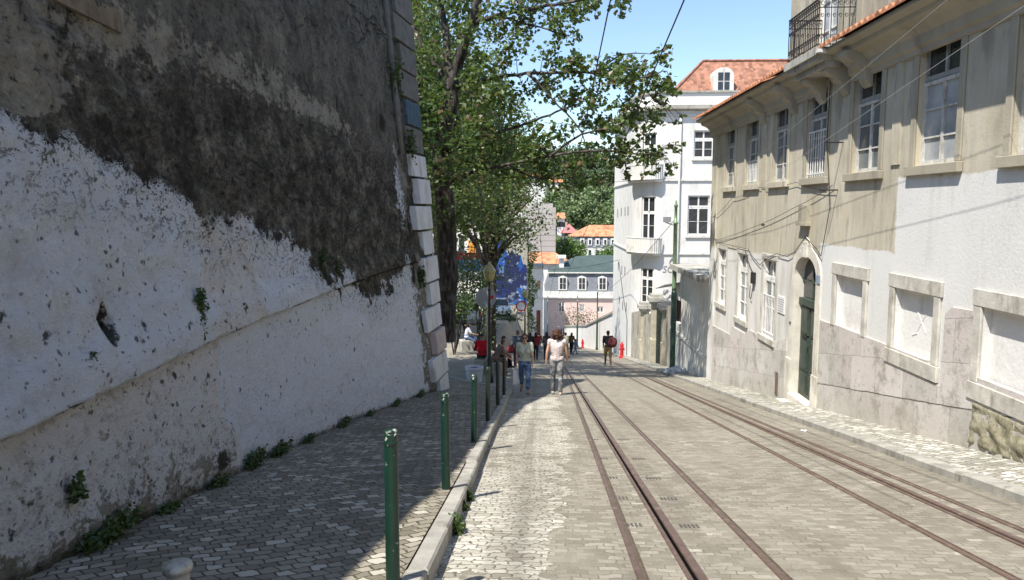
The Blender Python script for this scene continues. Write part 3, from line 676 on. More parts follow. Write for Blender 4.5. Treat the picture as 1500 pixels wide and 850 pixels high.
# ------------------------------------------------------------------ weeds
def leaf_cloud(cs, sizes, seed=0, up=.25, fold=.22, aspect=.62):
    """one folded leaf per centre: returns verts, faces"""
    r = np.random.RandomState(seed); n = len(cs); cs = np.asarray(cs, float); sizes = np.broadcast_to(np.asarray(sizes, float), (n,))
    d = r.normal(size=(n, 3)); d[:, 2] = d[:, 2]*.7-.15; d /= np.linalg.norm(d, axis=1)[:, None]
    nn = r.normal(size=(n, 3)); nn[:, 2] += up*4*r.rand(n); nn -= d*(nn*d).sum(1)[:, None]; nn /= np.linalg.norm(nn, axis=1)[:, None]+1e-9
    s = np.cross(d, nn); L = (sizes*(.7+.6*r.rand(n)))[:, None]; W = L*aspect*.5
    a = cs-d*L*.5; b = cs+d*L*.5; l = cs-d*L*.08+s*W+nn*L*fold*.5; q = cs-d*L*.08-s*W+nn*L*fold*.5
    v = np.stack([a, l, b, q], 1).reshape(-1, 3); i = np.arange(n)*4
    f = np.concatenate([np.stack([i, i+2, i+1], 1), np.stack([i, i+3, i+2], 1)], 0)
    f = np.stack([np.stack([i, i+2, i+1], 1), np.stack([i, i+3, i+2], 1)], 1).reshape(-1, 3)
    return v, f
def leaves(name, mat, cs, sizes, parent=None, seed=0, label=None, **kw):
    v, f = leaf_cloud(cs, sizes, seed, **kw); mb = MB(); off = Vector((0, 0, 0)); p = parent
    while p is not None: off += p.location; p = p.parent
    v = v-np.array(off); me = bpy.data.meshes.new(name)
    me.from_pydata(v.tolist(), [], f.tolist()); me.materials.append(mat); me.update()
    o = bpy.data.objects.new(name, me); col.objects.link(o); o.parent = parent
    if label: o['label'] = label
    return o
wr = np.random.RandomState(11)
def weed(name, lab, c, r, n, size, grp=None, cat='weed', flat=(1, 1, 1), mat='weed', rot=None):
    q = np.clip(wr.normal(size=(n, 3)), -1.9, 1.9)*.5*np.array(r); v, f = leaf_cloud(q, size, wr.randint(9999)); mb = MB(); mb.v = v.tolist(); mb.f = [tuple(t) for t in f.tolist()]; mb.mi = [0]*len(mb.f)
    for k in range(0, n, 2): a = Vector(q[k]); mb.tube([(0, 0, -r[2]*.4), a*.5, a], .0025, 3)
    o = mb.build(name, M[mat]); o.location = c
    return tag(o, lab, cat, grp)
for (Y, z, r, n, lab, mt) in [
    (4.91, .51, .075, 90, 'small dark weed on the wall just above the ledge, lower left of the hole', 'ivy'),
    (6.88, .70, .10, 120, 'upper of two dark weeds clinging to the limewash right of the hole', 'ivy'),
    (6.76, .47, .09, 110, 'lower of two dark weeds right of the hole, touching the ledge', 'ivy'),
    (4.50, -.22, .07, 90, 'weed growing from the decayed lower wall below the ledge', 'weed'),
    (8.0, .47, .06, 60, 'tiny weed sitting on the ledge midway along the wall', 'ivy'),
    (11.3, .85, .14, 90, 'brown-green growth at the edge of the sooty render', 'ivy'),
    (12.0, .62, .14, 90, 'dark growth above the ledge near the patchy paint', 'ivy'),
    (17.85, 4.7, .38, 330, 'feathery plant hanging from the top of the quoin corner', 'weed'),
    (18.5, 3.1, .34, 260, 'hanging green plant just above the white quoin stones', 'weed'),
    (18.1, -.1, .22, 160, 'dark green plant growing between the quoins and the wall', 'ivy')]:
    weed('wall_weed', lab, (wx(Y, z)+.06, Y, z), (r*.45, r, r*1.25), n, .055 if r < .2 else .10, 'weeds growing on the wall', mat=mt)
for k, (Y, r, hh, n, lab) in enumerate([(4.75, .26, .15, 520, 'largest grass tuft at the foot of the wall, bottom left corner'), (5.6, .10, .06, 90, 'thin low weeds at the wall foot right of the large tuft'),
    (6.6, .14, .08, 130, 'low weeds at the wall foot under the decayed plaster'), (7.6, .20, .17, 300, 'dense weed tuft where the bluish limewash starts at the wall foot'),
    (8.4, .22, .13, 260, 'second dense weed tuft along the bluish wall foot'), (9.4, .16, .09, 130, 'narrow weed strip at the foot of the bluish wall'), (11.1, .22, .12, 220, 'lone bright weed tuft midway along the wall foot'),
    (12.6, .2, .07, 110, 'sparse weeds at the wall foot beyond the lone tuft'), (14.4, .3, .08, 150, 'faint weeds at the wall foot far along'), (16.5, .35, .10, 180, 'weeds at the wall foot just before the quoins')]):
    weed('weed_tuft', lab, (xb(Y)+.06, Y, gw(Y)+hh*.55), (.07, r*1.25, hh*.5), n, .045, 'weeds along the foot of the wall')
for (X, Y, r, n, lab) in [(-.66, 6.75, .055, 120, 'bright weed tuft in the gutter left of the pale setts, farther one'), (-.66, 6.35, .045, 70, 'small weed in the gutter between the two larger tufts'), (-.65, 5.6, .075, 170, 'larger weed tuft in the gutter by the bottom edge')]:
    weed('gutter_weed', lab, (X, Y, -S*Y+r*.7), (r, r*1.3, r), n, .045, 'weeds in the left gutter')
# ------------------------------------------------------------------ windows
def frame_bars(mb, F, u0, u1, v0, v1, d0, d1, w, mull=True, rails=(), midw=None):
    mb.mbox(F, u0, u0+w, v0, v1, d0, d1); mb.mbox(F, u1-w, u1, v0, v1, d0, d1)
    mb.mbox(F, u0+w, u1-w, v0, v0+w*1.3, d0, d1); mb.mbox(F, u0+w, u1-w, v1-w, v1, d0, d1)
    c = (u0+u1)/2; q = midw or w
    if mull: mb.mbox(F, c-q/2, c+q/2, v0+w*1.3, v1-w, d0+.004, d1+.006)
    for r, rw in rails: mb.mbox(F, u0+w, u1-w, r-rw/2, r+rw/2, d0+.008, d1+.003)
def window(par, F, u0, u1, v0, v1, tr=.66, rails=3, mat='frame_white', gl='glass', dep=.10, topmat=None, w=.055, topgl=None, sill=None, label=None):
    vt = lerp(v0, v1, tr); b = MB()
    n = rails; rl = [(lerp(v0, vt, (i+1)/n), .026) for i in range(n-1)]
    frame_bars(b, F, u0, u1, v0, vt, dep, dep+.05, w, True, rl, w*1.25)
    o = b.build('window', M[mat], par, label=label)
    if tr < .99:
        tb = MB(); frame_bars(tb, F, u0, u1, vt+.012, v1, dep+.012, dep+.055, w, True, ()); tb.build('transom_light', M[topmat or mat], o)
    p = MB(); p.quad(F(u0+.01, v0+.01, dep+.034), F(u1-.01, v0+.01, dep+.034), F(u1-.01, vt, dep+.034), F(u0+.01, vt, dep+.034)); p.build('pane', M[gl], o)
    if tr < .99:
        p = MB(); p.quad(F(u0+.01, vt, dep+.046), F(u1-.01, vt, dep+.046), F(u1-.01, v1-.01, dep+.046), F(u0+.01, v1-.01, dep+.046)); p.build('transom_pane', M[topgl or gl], o)
    if sill:
        s = MB(); s.mbox(F, u0-sill[0], u1+sill[0], v0-sill[1], v0-.003, -sill[2], dep+.05); s.build('sill', M[sill[3]], o)
    return o
def guard(par, F, u0, u1, v0, v1, d, n=8):
    b = MB()
    for i in range(n):
        u = lerp(u0+.02, u1-.02, i/(n-1)); b.mbox(F, u-.011, u+.011, v0, v1, d-.008, d+.008)
    b.mbox(F, u0, u1, v1, v1+.03, d-.012, d+.012); b.mbox(F, u0, u1, v0+.05, v0+.075, d-.013, d+.009)
    b.build('window_guard', M['frame_white'], par)

# ------------------------------------------------------------------ the beige building on the right
XF = 5.8
RB = thing('beige_townhouse', 'weathered beige townhouse on the right with tiled eaves and an arched green door', 'building', (XF, 15, z0(15)))
F = lambda u, v, d: (XF+d, u, v)
EAVE = 4.44
UW = [22.99, 20.66, 18.33, 15.98, 13.62, 11.27, 8.92, 6.57, 4.2]; uw = .56; ut, ub_ = 4.03, 2.245
GW = [(23.62, 1.0, -1.42), (21.22, 1.0, -1.55), (18.80, 1.02, -1.64)]; gt = .305
BL = [(13.98, 1.2), (11.6, 1.2), (9.22, 1.2), (6.8, 1.2)]; bt, bb = .315, -.69
hl = [(c-uw, c+uw, ub_, ut) for c in UW]+[(c-w/2, c+w/2, b, gt) for c, w, b in GW]+[(c-w/2, c+w/2, bb, bt) for c, w in BL]
D0, D1, DB, DT = 15.62, 16.90, -2.62, .56
hl.append((D0-.05, D1+.05, DB-.05, DT+.05))
mb = MB(); mb.holes(F, [-9, -4, 0, 25.2], [-5.2, EAVE+.2], hl, .16)
mb.quad((XF, 25.2, -5.6), (14, 25.2, -5.6), (14, 25.2, EAVE+.2), (XF, 25.2, EAVE+.2)); mb.quad((XF, -9, -1), (14, -9, -1), (14, -9, 7.9), (XF, -9, 7.9))
mb.build('wall', M['facade'], RB)
# corner pilaster
b = MB(); b.mbox(F, 24.55, 25.23, -5.3, EAVE-.2, -.035, .3); b.build('corner_pilaster', M['facade'], RB)
for cc in (19.48, 12.45): b = MB(); b.mbox(F, cc-.14, cc+.14, 1.2 if cc > 15 else 2.3, EAVE-.2, -.028, .05); b.build('pilaster_strip', M['facade'], RB)
# stone plinth
pl = [(24.55, -2.28), (22.30, -2.20), (22.08, -1.92), (20.74, -1.90), (20.25, -1.72), (18.33, -1.76), (17.28, -1.42), (17.28, -6), (24.55, -6)]
b = MB(); b.prism(pl, -.03, .05, F)
pr = [(15.30, -.68), (14.66, -.68), (14.66, -.66), (11.08, -.66), (11.08, -.95), (10.72, -.95), (10.68, .10), (10.52, .22), (10.02, .24), (10.0, -.62), (8.5, -.62), (7.5, -.4), (-9, -.2), (-9, -3), (15.30, -4)]
b.prism(pr, -.03, .05, F); b.build('stone_plinth', M['plinth'], RB)
# exposed rubble
rub = MB(); r0 = random.Random(4)
def rp(i, j):
    y = lerp(8.6, 9.93, i/28); z = lerp(-1.50-.05*(i-14)/14, -.945, j/16)
    e = min(i, 28-i, j, 16-j)
    return (XF-.030-(.015+.04*fb((0, y, z), 6, 3) if e > 0 else -.02), y, z)
rub.grid(rp, 28, 16)
g = NG('exposed_rubble_stone'); p = g.pos(); n = g.noise(p, 5, 8, .7)
M['rubble'] = g.bsdf(g.ramp(n, [(.3, (.10, .09, .05)), (.5, (.27, .245, .165)), (.7, (.42, .39, .30))]), .95, g.bump(n, .9, .05))
rub.build('exposed_rubble', M['rubble'], RB, smooth=True)
# window surrounds: four stone bars around an opening
def surround(u0, u1, v0, v1, w, top, bot, mat, proud=.035, ear=.0, name='window_surround', lab=None):
    b = MB()
    b.mbox(F, u0-w, u0-.004, v0, v1, -proud, -.001); b.mbox(F, u1+.004, u1+w, v0, v1, -proud, -.001)
    b.mbox(F, u0-w-ear, u1+w+ear, v1+.004, v1+top, -proud-.006, -.001)
    if bot: b.mbox(F, u0-w-.04, u1+w+.04, v0-bot, v0-.004, -proud-(.012 if name[0] == 'b' else .05), -.001)
    o = b.build(name, M[mat], RB, label=lab); bv = o.modifiers.new('worn_edge', 'BEVEL'); bv.width = .008; bv.segments = 1
for k, c in enumerate(UW):
    surround(c-uw, c+uw, ub_, ut, .15, .16, .15, 'cornice' if k > 2 else 'facade', .03)
    grey = k in (4, 5, 6)
    window(RB, F, c-uw, c+uw, ub_, ut, .70, 3, 'frame_old', {5: 'glass_pale', 6: 'glass_pale', 4: 'glass_grey'}.get(k, 'glass_grey'), .075, 'frame_grey', topgl='glass')
    if k == 3: guard(RB, F, c-uw, c+uw, ub_+.02, ub_+.95, .04, 9)
    if k == 1: guard(RB, F, c-uw, c+uw, ub_+.02, ub_+.62, .04, 9)
for k, (c, w, b0) in enumerate(GW):
    surround(c-w/2, c+w/2, b0, gt, .13, .14, .16, 'stone', .02)
    window(RB, F, c-w/2, c+w/2, b0, gt, .74, 3 if k < 2 else 2, 'frame_white', 'glass_grey', .065, topgl='glass')
    if k == 2: guard(RB, F, c-w/2, c+w/2, b0+.02, b0+1.02, .03, 9)
for k, (c, w) in enumerate(BL):
    surround(c-w/2, c+w/2, bb, bt, .17, .23, 0 if k == 0 else .24, 'stone', .04, .03, 'blocked_window_surround')
    b = MB(); b.mbox(F, c-w/2-.01, c+w/2+.01, bb-.01, bt+.01, .10, .15); o = b.build('blocked_window', M['blocked'], RB)
    if k == 1:
        q = MB()                                           # a raised cross scratched in the plaster
        for (u0, v0, u1, v1) in ((c+.10, .02, c-.18, -.30), (c-.16, -.02, c+.08, -.32), (c-.14, .0, c+.06, .04), (c+.06, .03, c+.10, -.10), (c+.06, -.34, c+.22, -.40)):
            q.tube([F(u0, v0, .104), F(u1, v1, .104)], .014, 6)
        q.build('scratched_mark', M['blocked'], o)
# arched doorway
dc = (D0+D1)/2; ar = (D1-D0)/2
arch = [(dc+ar*math.cos(a), DT-.42+.42*math.sin(a)) for a in [PI*i/14 for i in range(15)]]          # from far jamb to near jamb
dep = .24
b = MB()
for k in range(14):                                                        # spandrels under the rectangular head
    (u0, v0), (u1, v1) = arch[k], arch[k+1]
    b.quad(F(u0, v0, -.03), F(u1, v1, -.03), F(u1, v1, dep), F(u0, v0, dep))
out = [(dc+(ar+.26)*math.cos(a), DT-.42+(.42+.22)*math.sin(a)+(.20*max(0, 1-abs(math.cos(a))*2.6))) for a in [PI*i/14 for i in range(15)]]
for k in range(14): b.quad(F(*arch[k], -.03), F(*arch[k+1], -.03), F(*out[k+1], -.03), F(*out[k], -.03)); b.quad(F(*out[k], -.03), F(*out[k+1], -.03), F(*out[k+1], .02), F(*out[k], .02))
for (u0, u1) in ((D0-.26, D0), (D1, D1+.26)):
    b.mbox(F, u0, u1, DB+.003, DT-.42, -.03, dep)
b.mbox(F, dc-.10, dc+.10, DT-.02, DT+.32, -.06, .03)
b.build('door_surround', M['stone_pale'], RB)
for (a_, c_, e_, f_) in ((D0-.33, D0-.003, -3.4, DB+.72), (D1+.003, D1+.36, -3.7, DB+.78)): b = MB(); b.mbox(F, a_, c_, e_, f_, -.055, .2); b.build('door_base_block', M['stone_pale'], RB)
b = MB(); b.mbox(F, D0+.003, D1-.003, -3.6, DB, -.09, dep+.1); b.mbox(F, D0-.1, D1+.1, -3.7, DB-.16, -.30, -.09); b.build('doorstep', M['stone_pale'], RB)
b = MB(); b.mbox(F, D0, D1, DB, -.52, dep-.09, dep-.03)
for (u0, u1) in ((D0+.03, dc-.015), (dc+.015, D1-.03)):
    for (v0, v1) in ((DB+.08, DB+.55), (DB+.62, DB+1.35), (DB+1.42, -.6)):
        b.mbox(F, u0+.06, u1-.05, v0, v1, dep-.115, dep-.08)
        b.mbox(F, u0+.11, u1-.10, v0+.05, v1-.05, dep-.13, dep-.11)
b.mbox(F, D0, D1, -.55, -.40, dep-.15, dep-.02)
o = b.build('door', M['green_door'], RB)
q = MB(); q.tube([F(dc-.07, -1.55, dep-.12), F(dc-.07, -1.55, dep-.17), F(dc-.07, -1.42, dep-.17), F(dc-.07, -1.42, dep-.12)], .012, 6); q.mbox(F, dc+.12, dc+.38, -1.28, -1.22, dep-.145, dep-.12); q.build('handle', M['iron_dark'], o)
b = MB(); b.quad(F(D0-.03, -.42, dep-.05), F(D1+.03, -.42, dep-.05), F(D1+.03, DT+.04, dep-.05), F(D0-.03, DT+.04, dep-.05)); fl = b.build('fanlight', M['glass'], RB)
b = MB(); b.mbox(F, dc-.02, dc+.02, -.40, DT-.02, dep-.09, dep-.055); b.mbox(F, D0, D1, -.03, .01, dep-.085, dep-.055); b.build('fanlight_bar', M['green_door'], fl)
b = MB(); b.lathe([(.035, 0), (.035, .01), (.02, .02)], (0, 0, 0), 10); b.v = [F(17.05+x, -1.02+y, -.033-z) for x, y, z in b.v]; b.build('doorbell', M['iron_dark'], RB)
b = MB(); b.mbox(F, 15.37, 15.55, .05, .22, -.05, -.03); o = b.build('house_number', plain('blue_enamel', (.22, .27, .36), .4), RB)
# notice plate with lines of lettering, meter box, wall lamp bracket, boxes
b = MB(); b.mbox(F, 17.55, 18.04, -.90, -.50, -.022, .01); o = b.build('notice_plate', M['whitetrim'], RB)
b = MB(); rr = random.Random(2)
for k in range(6):
    u = 17.98
    while u > 17.62:
        L = rr.uniform(.03, .09); b.mbox(F, max(u-L, 17.59), u, -.56-.055*k-.018, -.56-.055*k, -.026, -.021); u -= L+.02
b.build('notice_lettering', plain('notice_ink', (.30, .31, .36), .7), o)
b = MB(); b.mbox(F, 16.16, 16.66, 1.28, 1.66, -.09, .02); b.mbox(F, 16.12, 16.70, 1.22, 1.28, -.12, .02); b.build('vent_box', M['cornice'], RB)
b = MB(); b.mbox(F, 19.95, 20.15, -.42, -.12, -.09, .0); b.build('meter_box', M['iron_dark'], RB)
b = MB(); b.mbox(F, 17.75, 17.92, -2.9, -2.35, -.05, .0); b.build('letter_box', plain('rusty_plate', (.16, .11, .085), .7), RB)
# cables on the facade
b = MB()
def cab(pts, r=.014, sag=0.0):
    P = []
    for (a, c) in zip(pts, pts[1:]):
        for k in range(4): t = k/4; P.append((lerp(a[0], c[0], t), lerp(a[1], c[1], t)-sag*4*t*(1-t)))
    P.append(pts[-1]); b.tube([F(u, v, -.045) for u, v in P], r, 6)
cab([(24.6, .62), (23.9, .50), (22.4, .49), (20.6, .47), (20.2, .30), (19.5, .12), (19.0, .32), (18.2, .50), (17.4, .48), (16.9, .62), (16.28, .98), (15.6, .75), (15.35, .62), (15.0, 1.6), (15.3, 2.9), (15.25, 4.2)], .008)
cab([(20.9, .42), (20.5, .1), (20.1, -.1), (20.05, -.5), (20.2, -.85), (20.35, -.8), (20.3, -.5)], .010, .03)
cab([(24.9, 1.3), (22.5, 1.9), (20, 2.15), (17.0, 2.18), (14.75, 1.95)], .006, .06)
cab([(24.5, .55), (20.5, 1.05), (17.0, 1.62), (14.9, 2.05)], .006, .03)
b.build('facade_cable', M['cable'], RB)
b = MB()
for (u, v) in ((14.75, 1.95), (14.6, 2.85)): b = MB(); b.tube([F(u, v, 0), F(u, v, -.35)], .014, 6); b.build('cable_bracket', M['iron_dark'], RB)
# cornice under the eaves
b = MB(); BALC = (14.24, 16.02)
prof = [(0, EAVE-.52), (-.05, EAVE-.51), (-.06, EAVE-.43), (-.11, EAVE-.40), (-.13, EAVE-.26), (-.24, EAVE-.16), (-.40, EAVE-.10), (-.42, EAVE-.03), (-.58, EAVE+.01), (-.58, EAVE+.07), (.02, EAVE+.08)]
for (y0, y1) in ((-9, BALC[0]), (BALC[1], 25.35)):
    b.grid(lambda i, j: F((y0, y1)[i], prof[j][1], prof[j][0]), 1, len(prof)-1)
    for yy in (y0, y1): b.poly([F(yy, v, d) for d, v in prof])
b.build('eaves_cornice', M['cornice'], RB)
def console(y0, w, dpt, ht, top):
    b = MB(); pf = [(0, top), (-dpt, top), (-dpt, top-.12*ht), (-dpt*.86, top-.24*ht), (-dpt*.62, top-.30*ht), (-dpt*.55, top-.45*ht), (-dpt*.3, top-.58*ht), (-dpt*.24, top-.8*ht), (-.02, top-ht), (0, top-ht)]
    i = len(b.v)
    A_ = [F(y0, v, d) for d, v in pf]; B_ = [F(y0+w, v, d) for d, v in pf]
    b.poly(A_); b.poly(B_[::-1])
    for k in range(len(pf)): b.quad(A_[k], B_[k], B_[(k+1) % len(pf)], A_[(k+1) % len(pf)])
    o = b.build('eaves_console', M['cornice'], RB)
for y0 in (13.45, 17.2, 19.4): console(y0, .30, .50, .62, EAVE-.10)
# roof tiles: barrel tiles over the eaves, one corrugated sheet per run
def tiles(name, y0, y1, x0, x1, za, zb_, mat, wave=.21, amp=.075, nx=3):
    b = MB(); n = int((y1-y0)/wave*8)
    def P(i, j):
        y = lerp(y0, y1, i/n); t = j/nx; s = abs(math.sin(PI*(y-y0)/wave)); return (lerp(x0, x1, t), y, lerp(za, zb_, t)+amp*s+(.02 if j % 2 else 0))
    b.grid(P, n, nx); top = len(b.v)
    b.grid(lambda i, j: (x0-.0, lerp(y0, y1, i/n), (za-.012 if j == 0 else za+amp*abs(math.sin(PI*(lerp(y0, y1, i/n)-y0)/wave)))), n, 1)
    return b.build(name, mat, RB)
tiles('eaves_tiles', -9, BALC[0]-.02, XF-.66, XF+.10, EAVE+.085, EAVE+.36, M['tile'])
tiles('eaves_tiles', BALC[1]+.02, 17.95, XF-.66, XF+.10, EAVE+.085, EAVE+.36, M['tile'])
tiles('roof', 17.97, 25.42, XF-.66, 11, EAVE+.085, EAVE+1.9, M['tile'], nx=12)
# set-back upper storey and its balcony
UX = 5.83; F2 = lambda u, v, d: (UX+d, u, v)
b = MB(); ud = (15.25, 16.25, 4.64, 7.0)
b.holes(F2, [-9, 17.95], [EAVE+.1, 8.2], [ud], .16); b.quad((UX, 17.95, EAVE), (12, 17.95, EAVE), (12, 17.95, 8.2), (UX, 17.95, 8.2)); b.quad((UX, -9, 8.2), (UX, 17.95, 8.2), (12, 17.95, 8.2), (12, -9, 8.2))
b.build('upper_storey', M['facade'], RB)
b = MB()
for cc, hw in ((17.7, .22), (14.35, .30)): b = MB(); b.mbox(F2, cc-hw, cc+hw, EAVE+.3, 8.0, -.03, -.001); b.build('upper_pilaster', M['cornice'], RB)
window(RB, F2, ud[0], ud[1], ud[2], ud[3], .99, 4, 'frame_white', 'glass_pale', .05, w=.07)
b = MB(); b.box(XF-.72, XF+.03, BALC[0], BALC[1], EAVE-.02, EAVE+.12); b.box(XF-.66, XF+.03, BALC[0]+.05, BALC[1]-.05, EAVE-.10, EAVE-.02)
b.box(XF-.5, XF+.03, BALC[0]+.1, BALC[1]-.1, EAVE-.22, EAVE-.10)
bal = b.build('balcony', M['oldconc'], RB)
for y0 in (14.4, 15.55): console(y0, .28, .45, .5, EAVE-.22)
b = MB(); bx = XF-.66; h0, h1 = EAVE+.18, EAVE+1.0
ring = [(XF, BALC[0]+.06), (bx, BALC[0]+.06), (bx, BALC[1]-.06), (XF, BALC[1]-.06)]
for z, r in ((h0, .012), (h1, .018), (h1-.16, .010)): b.tube([(x, y, z) for x, y in ring], r, 6)
for (p, q) in zip(ring, ring[1:]):
    L = math.hypot(q[0]-p[0], q[1]-p[1]); n = max(3, int(L/.095))
    for k in range(n+1):
        t = k/n; x, y = lerp(p[0], q[0], t), lerp(p[1], q[1], t); b.tube([(x, y, h0-.06 if k % 4 == 0 else h0), (x, y, h1)], .009, 5)
        if k < n:
            d = ((q[0]-p[0])/n, (q[1]-p[1])/n)
            for zc, rad in ((h0+.14, .040), (h1-.08, .036), (h1-.30, .03)):
                pts = []
                for a in range(11):
                    th = 2*PI*a/10*1.25; rr_ = rad*(1-.05*a); u = .5+.5*0+rr_*math.cos(th)/.095; pts.append((x+d[0]*u, y+d[1]*u, zc+rr_*math.sin(th)*1.3))
                b.tube(pts, .006, 4)
b.build('balcony_railing', M['iron_dark'], bal)
b = MB(); b.box(XF-.72, XF-.45, BALC[0]-.13, BALC[0]-.005, EAVE-.0, EAVE+.06); b.build('gutter_end', M['whitetrim'], RB)
# ------------------------------------------------------------------ white corner house
YW = 48.0; XS = 6.3; RAD = 1.6; SIDE = 11.6; RY = 3.2
WH = thing('white_corner_house', 'white three-storey house with a rounded corner, balconies and an orange tiled mansard roof', 'building', (8, YW, z0(YW)))
def WF(u, v, d):
    if u < SIDE: return (XS+d, YW+RY+SIDE-u, v)
    a = (u-SIDE)/RAD
    if a < PI/2: q = max(.05, abs(math.sin(a))**1.0); return (XS+RAD-(RAD-d)*math.cos(a), YW+RY-(RY-d)*math.sin(a), v)
    return (XS+RAD+(u-SIDE-RAD*PI/2), YW+d, v)
UF = SIDE+RAD*PI/2; fx = lambda X: UF+X-(XS+RAD)
uc = SIDE+RAD*1.02
hl = [(fx(9.78), fx(11.02), 4.75, 6.5), (fx(9.50), fx(10.88), -.15, 2.4), (uc-.45, uc+.45, 3.5, 6.4), (uc-.45, uc+.45, -1.2, 2.35), (uc-.42, uc+.42, -4.65, -2.3), (fx(12.8), fx(14.1), 4.75, 6.5), (fx(12.8), fx(14.1), -.15, 2.4), (fx(9.55), fx(10.3), -4.3, -2.9)]
ubr = [0, 2, 4, 6, 8, 10]+[SIDE+.2*i for i in range(int(RAD*PI/2/.2)+2)]+[UF, fx(10), fx(16)]
b = MB(); b.holes(WF, ubr, [-11.6, 8.9], hl, .2); b.quad((XS, YW+RY+SIDE, -12), (16, YW+RY+SIDE, -12), (16, YW+RY+SIDE, 9), (XS, YW+RY+SIDE, 9)); b.build('wall', M['whitewall'], WH)
for k, (u0, u1, v0, v1) in enumerate(hl):
    if k in (0, 1, 5, 6): window(WH, WF, u0, u1, v0, v1, .66 if k in (0, 5) else .70, 2, 'frame_white', 'glass', .08, w=.09, sill=(.12, .14, .10, 'whitetrim'))
    elif k < 5: window(WH, WF, u0, u1, v0, v1, .70, 3, 'frame_white', 'glass', .08, w=.08)
    else: window(WH, WF, u0, u1, v0, v1, .99, 2, 'frame_white', 'glass', .08, w=.07)
def band(v0, v1, pr, name, mat='whitetrim', u0=0.0, u1=None):
    b = MB(); us = [u for u in sorted(ubr) if u0 <= u <= (u1 or fx(16))]
    if us[0] > u0: us = [u0]+us
    if u1 and us[-1] < u1: us.append(u1)
    sec = [(.0, v0), (-pr, v0+(v1-v0)*.3), (-pr, v1), (.0, v1)]
    b.grid(lambda i, j: WF(us[i], sec[j][1], sec[j][0]), len(us)-1, 3)
    b.grid(lambda i, j: WF(us[i], v0, -pr*0+.0 if j else .0), len(us)-1, 1) if False else None
    return b.build(name, M[mat], WH)
band(7.35, 7.50, .10, 'string_course'); band(7.72, 8.02, .38, 'cornice', 'oldconc'); band(8.02, 8.10, .30, 'cornice_top'); band(8.80, 8.95, .10, 'parapet_coping', 'oldconc'); band(3.28, 3.42, .08, 'string_course'); band(-1.42, -1.28, .08, 'string_course')
b = MB(); b.tube([WF(fx(8.9), v, -.09) for v in (7.6, 3, -1, -4)], .07, 8); b.build('downpipe', M['whitetrim'], WH, smooth=True)
def balcony(v, solid, u0=SIDE+.25, u1=SIDE+RAD*PI/2-.05, pr=.65):
    n = 12; us = [lerp(u0, u1, i/n) for i in range(n+1)]; b = MB(); dd = [pr*min(1, 4*min(i, n-i)/n+.4) for i in range(n+1)]
    for i in range(n):
        a, c = us[i], us[i+1]; p, q = dd[i], dd[i+1]
        b.hexa([WF(a, v-.16, 0), WF(c, v-.16, 0), WF(c, v-.16, -q*.85), WF(a, v-.16, -p*.85), WF(a, v, 0), WF(c, v, 0), WF(c, v, -q), WF(a, v, -p)])
    o = b.build('balcony', M['whitetrim'], WH); r = MB(); hh = .95
    r.tube([WF(u, v+hh, -d+.06) for u, d in zip(us, dd)], .035, 6)
    for i in range(n+1):
        for t in (0, .5):
            if i == n and t: continue
            u = us[i]+(us[1]-us[0])*t; d = lerp(dd[i], dd[min(i+1, n)], t); r.tube([WF(u, v, -d+.06), WF(u, v+hh, -d+.06)], .022 if not solid else .03, 5)
    if solid:
        for i in range(n): r.quad(WF(us[i], v+.0, -dd[i]+.065), WF(us[i+1], v, -dd[i+1]+.065), WF(us[i+1], v+hh, -dd[i+1]+.065), WF(us[i], v+hh, -dd[i]+.065))
    r.build('balcony_railing', M['whitetrim'], o)
balcony(3.42, True); balcony(-1.28, True)
rr = random.Random(9)
for k, (u, v) in enumerate([(3, 1.2), (5.5, 1.3), (8, 1.35), (9.8, 1.4), (4, -3.0), (6.5, -3.1), (8.5, -3.0), (5, -5.6), (7.5, -5.7), (9.7, -5.5)]):
    b = MB(); b.mbox(WF, u-.14, u+.14, v-.32, v+.32, -.012, .02); b.build('slit_window', M['dark'], WH)
b = MB(); b.tube([WF(4.5, -2.6, -.03), WF(8, -5.0, -.03), WF(10.5, -6.3, -.03), WF(10.7, -11, -.03)], .022, 5); b.build('wall_cable', M['cable'], WH)
# roof
b = MB(); R0 = [(8.4, 48.7, 8.85), (17, 48.7, 8.85), (17, 50.6, 11.25), (10.75, 50.6, 11.25)]
b.poly(R0); b.poly([(8.4, 48.7, 8.85), (10.75, 50.6, 11.25), (10.75, 58, 11.25), (8.4, 60.5, 8.85)]); b.poly([(10.75, 50.6, 11.25), (17, 50.6, 11.25), (17, 58, 11.25), (10.75, 58, 11.25)])
b.tube([(8.4, 48.7, 8.87), (10.75, 50.6, 11.28), (17, 50.6, 11.28)], .10, 6); rf = b.build('roof', M['tile_rust'], WH)
b = MB(); b.poly([(XS, 62.6, 8.8), (XS, 51.2, 8.8), (6.8, 49, 8.8), (7.9, 48, 8.8), (16, 48, 8.8), (16, 62, 8.8)]); b.build('roof_terrace', M['oldconc'], WH)
for X0 in (11.05, 14.9):
    b = MB(); w = 1.30; zb_ = 8.9; pts = [(X0, zb_), (X0+w, zb_), (X0+w, 10.05)]+[(X0+w/2+w/2*math.cos(a), 10.05+.48*math.sin(a)) for a in [PI*i/8 for i in range(1, 8)]]+[(X0, 10.05)]
    b.prism(pts, 48.72, 50.6, lambda u, v, d: (u, d, v)); dm = b.build('dormer', M['whitetrim'], rf)
    for s in (0, 1):
        q = MB(); q.box(X0+.3+.40*s, X0+.62+.40*s, 48.700, 48.73, 9.12, 9.62); q.box(X0+.3+.40*s, X0+.62+.40*s, 48.700, 48.73, 9.70, 10.2); q.build('dormer_pane', M['glass'], dm)
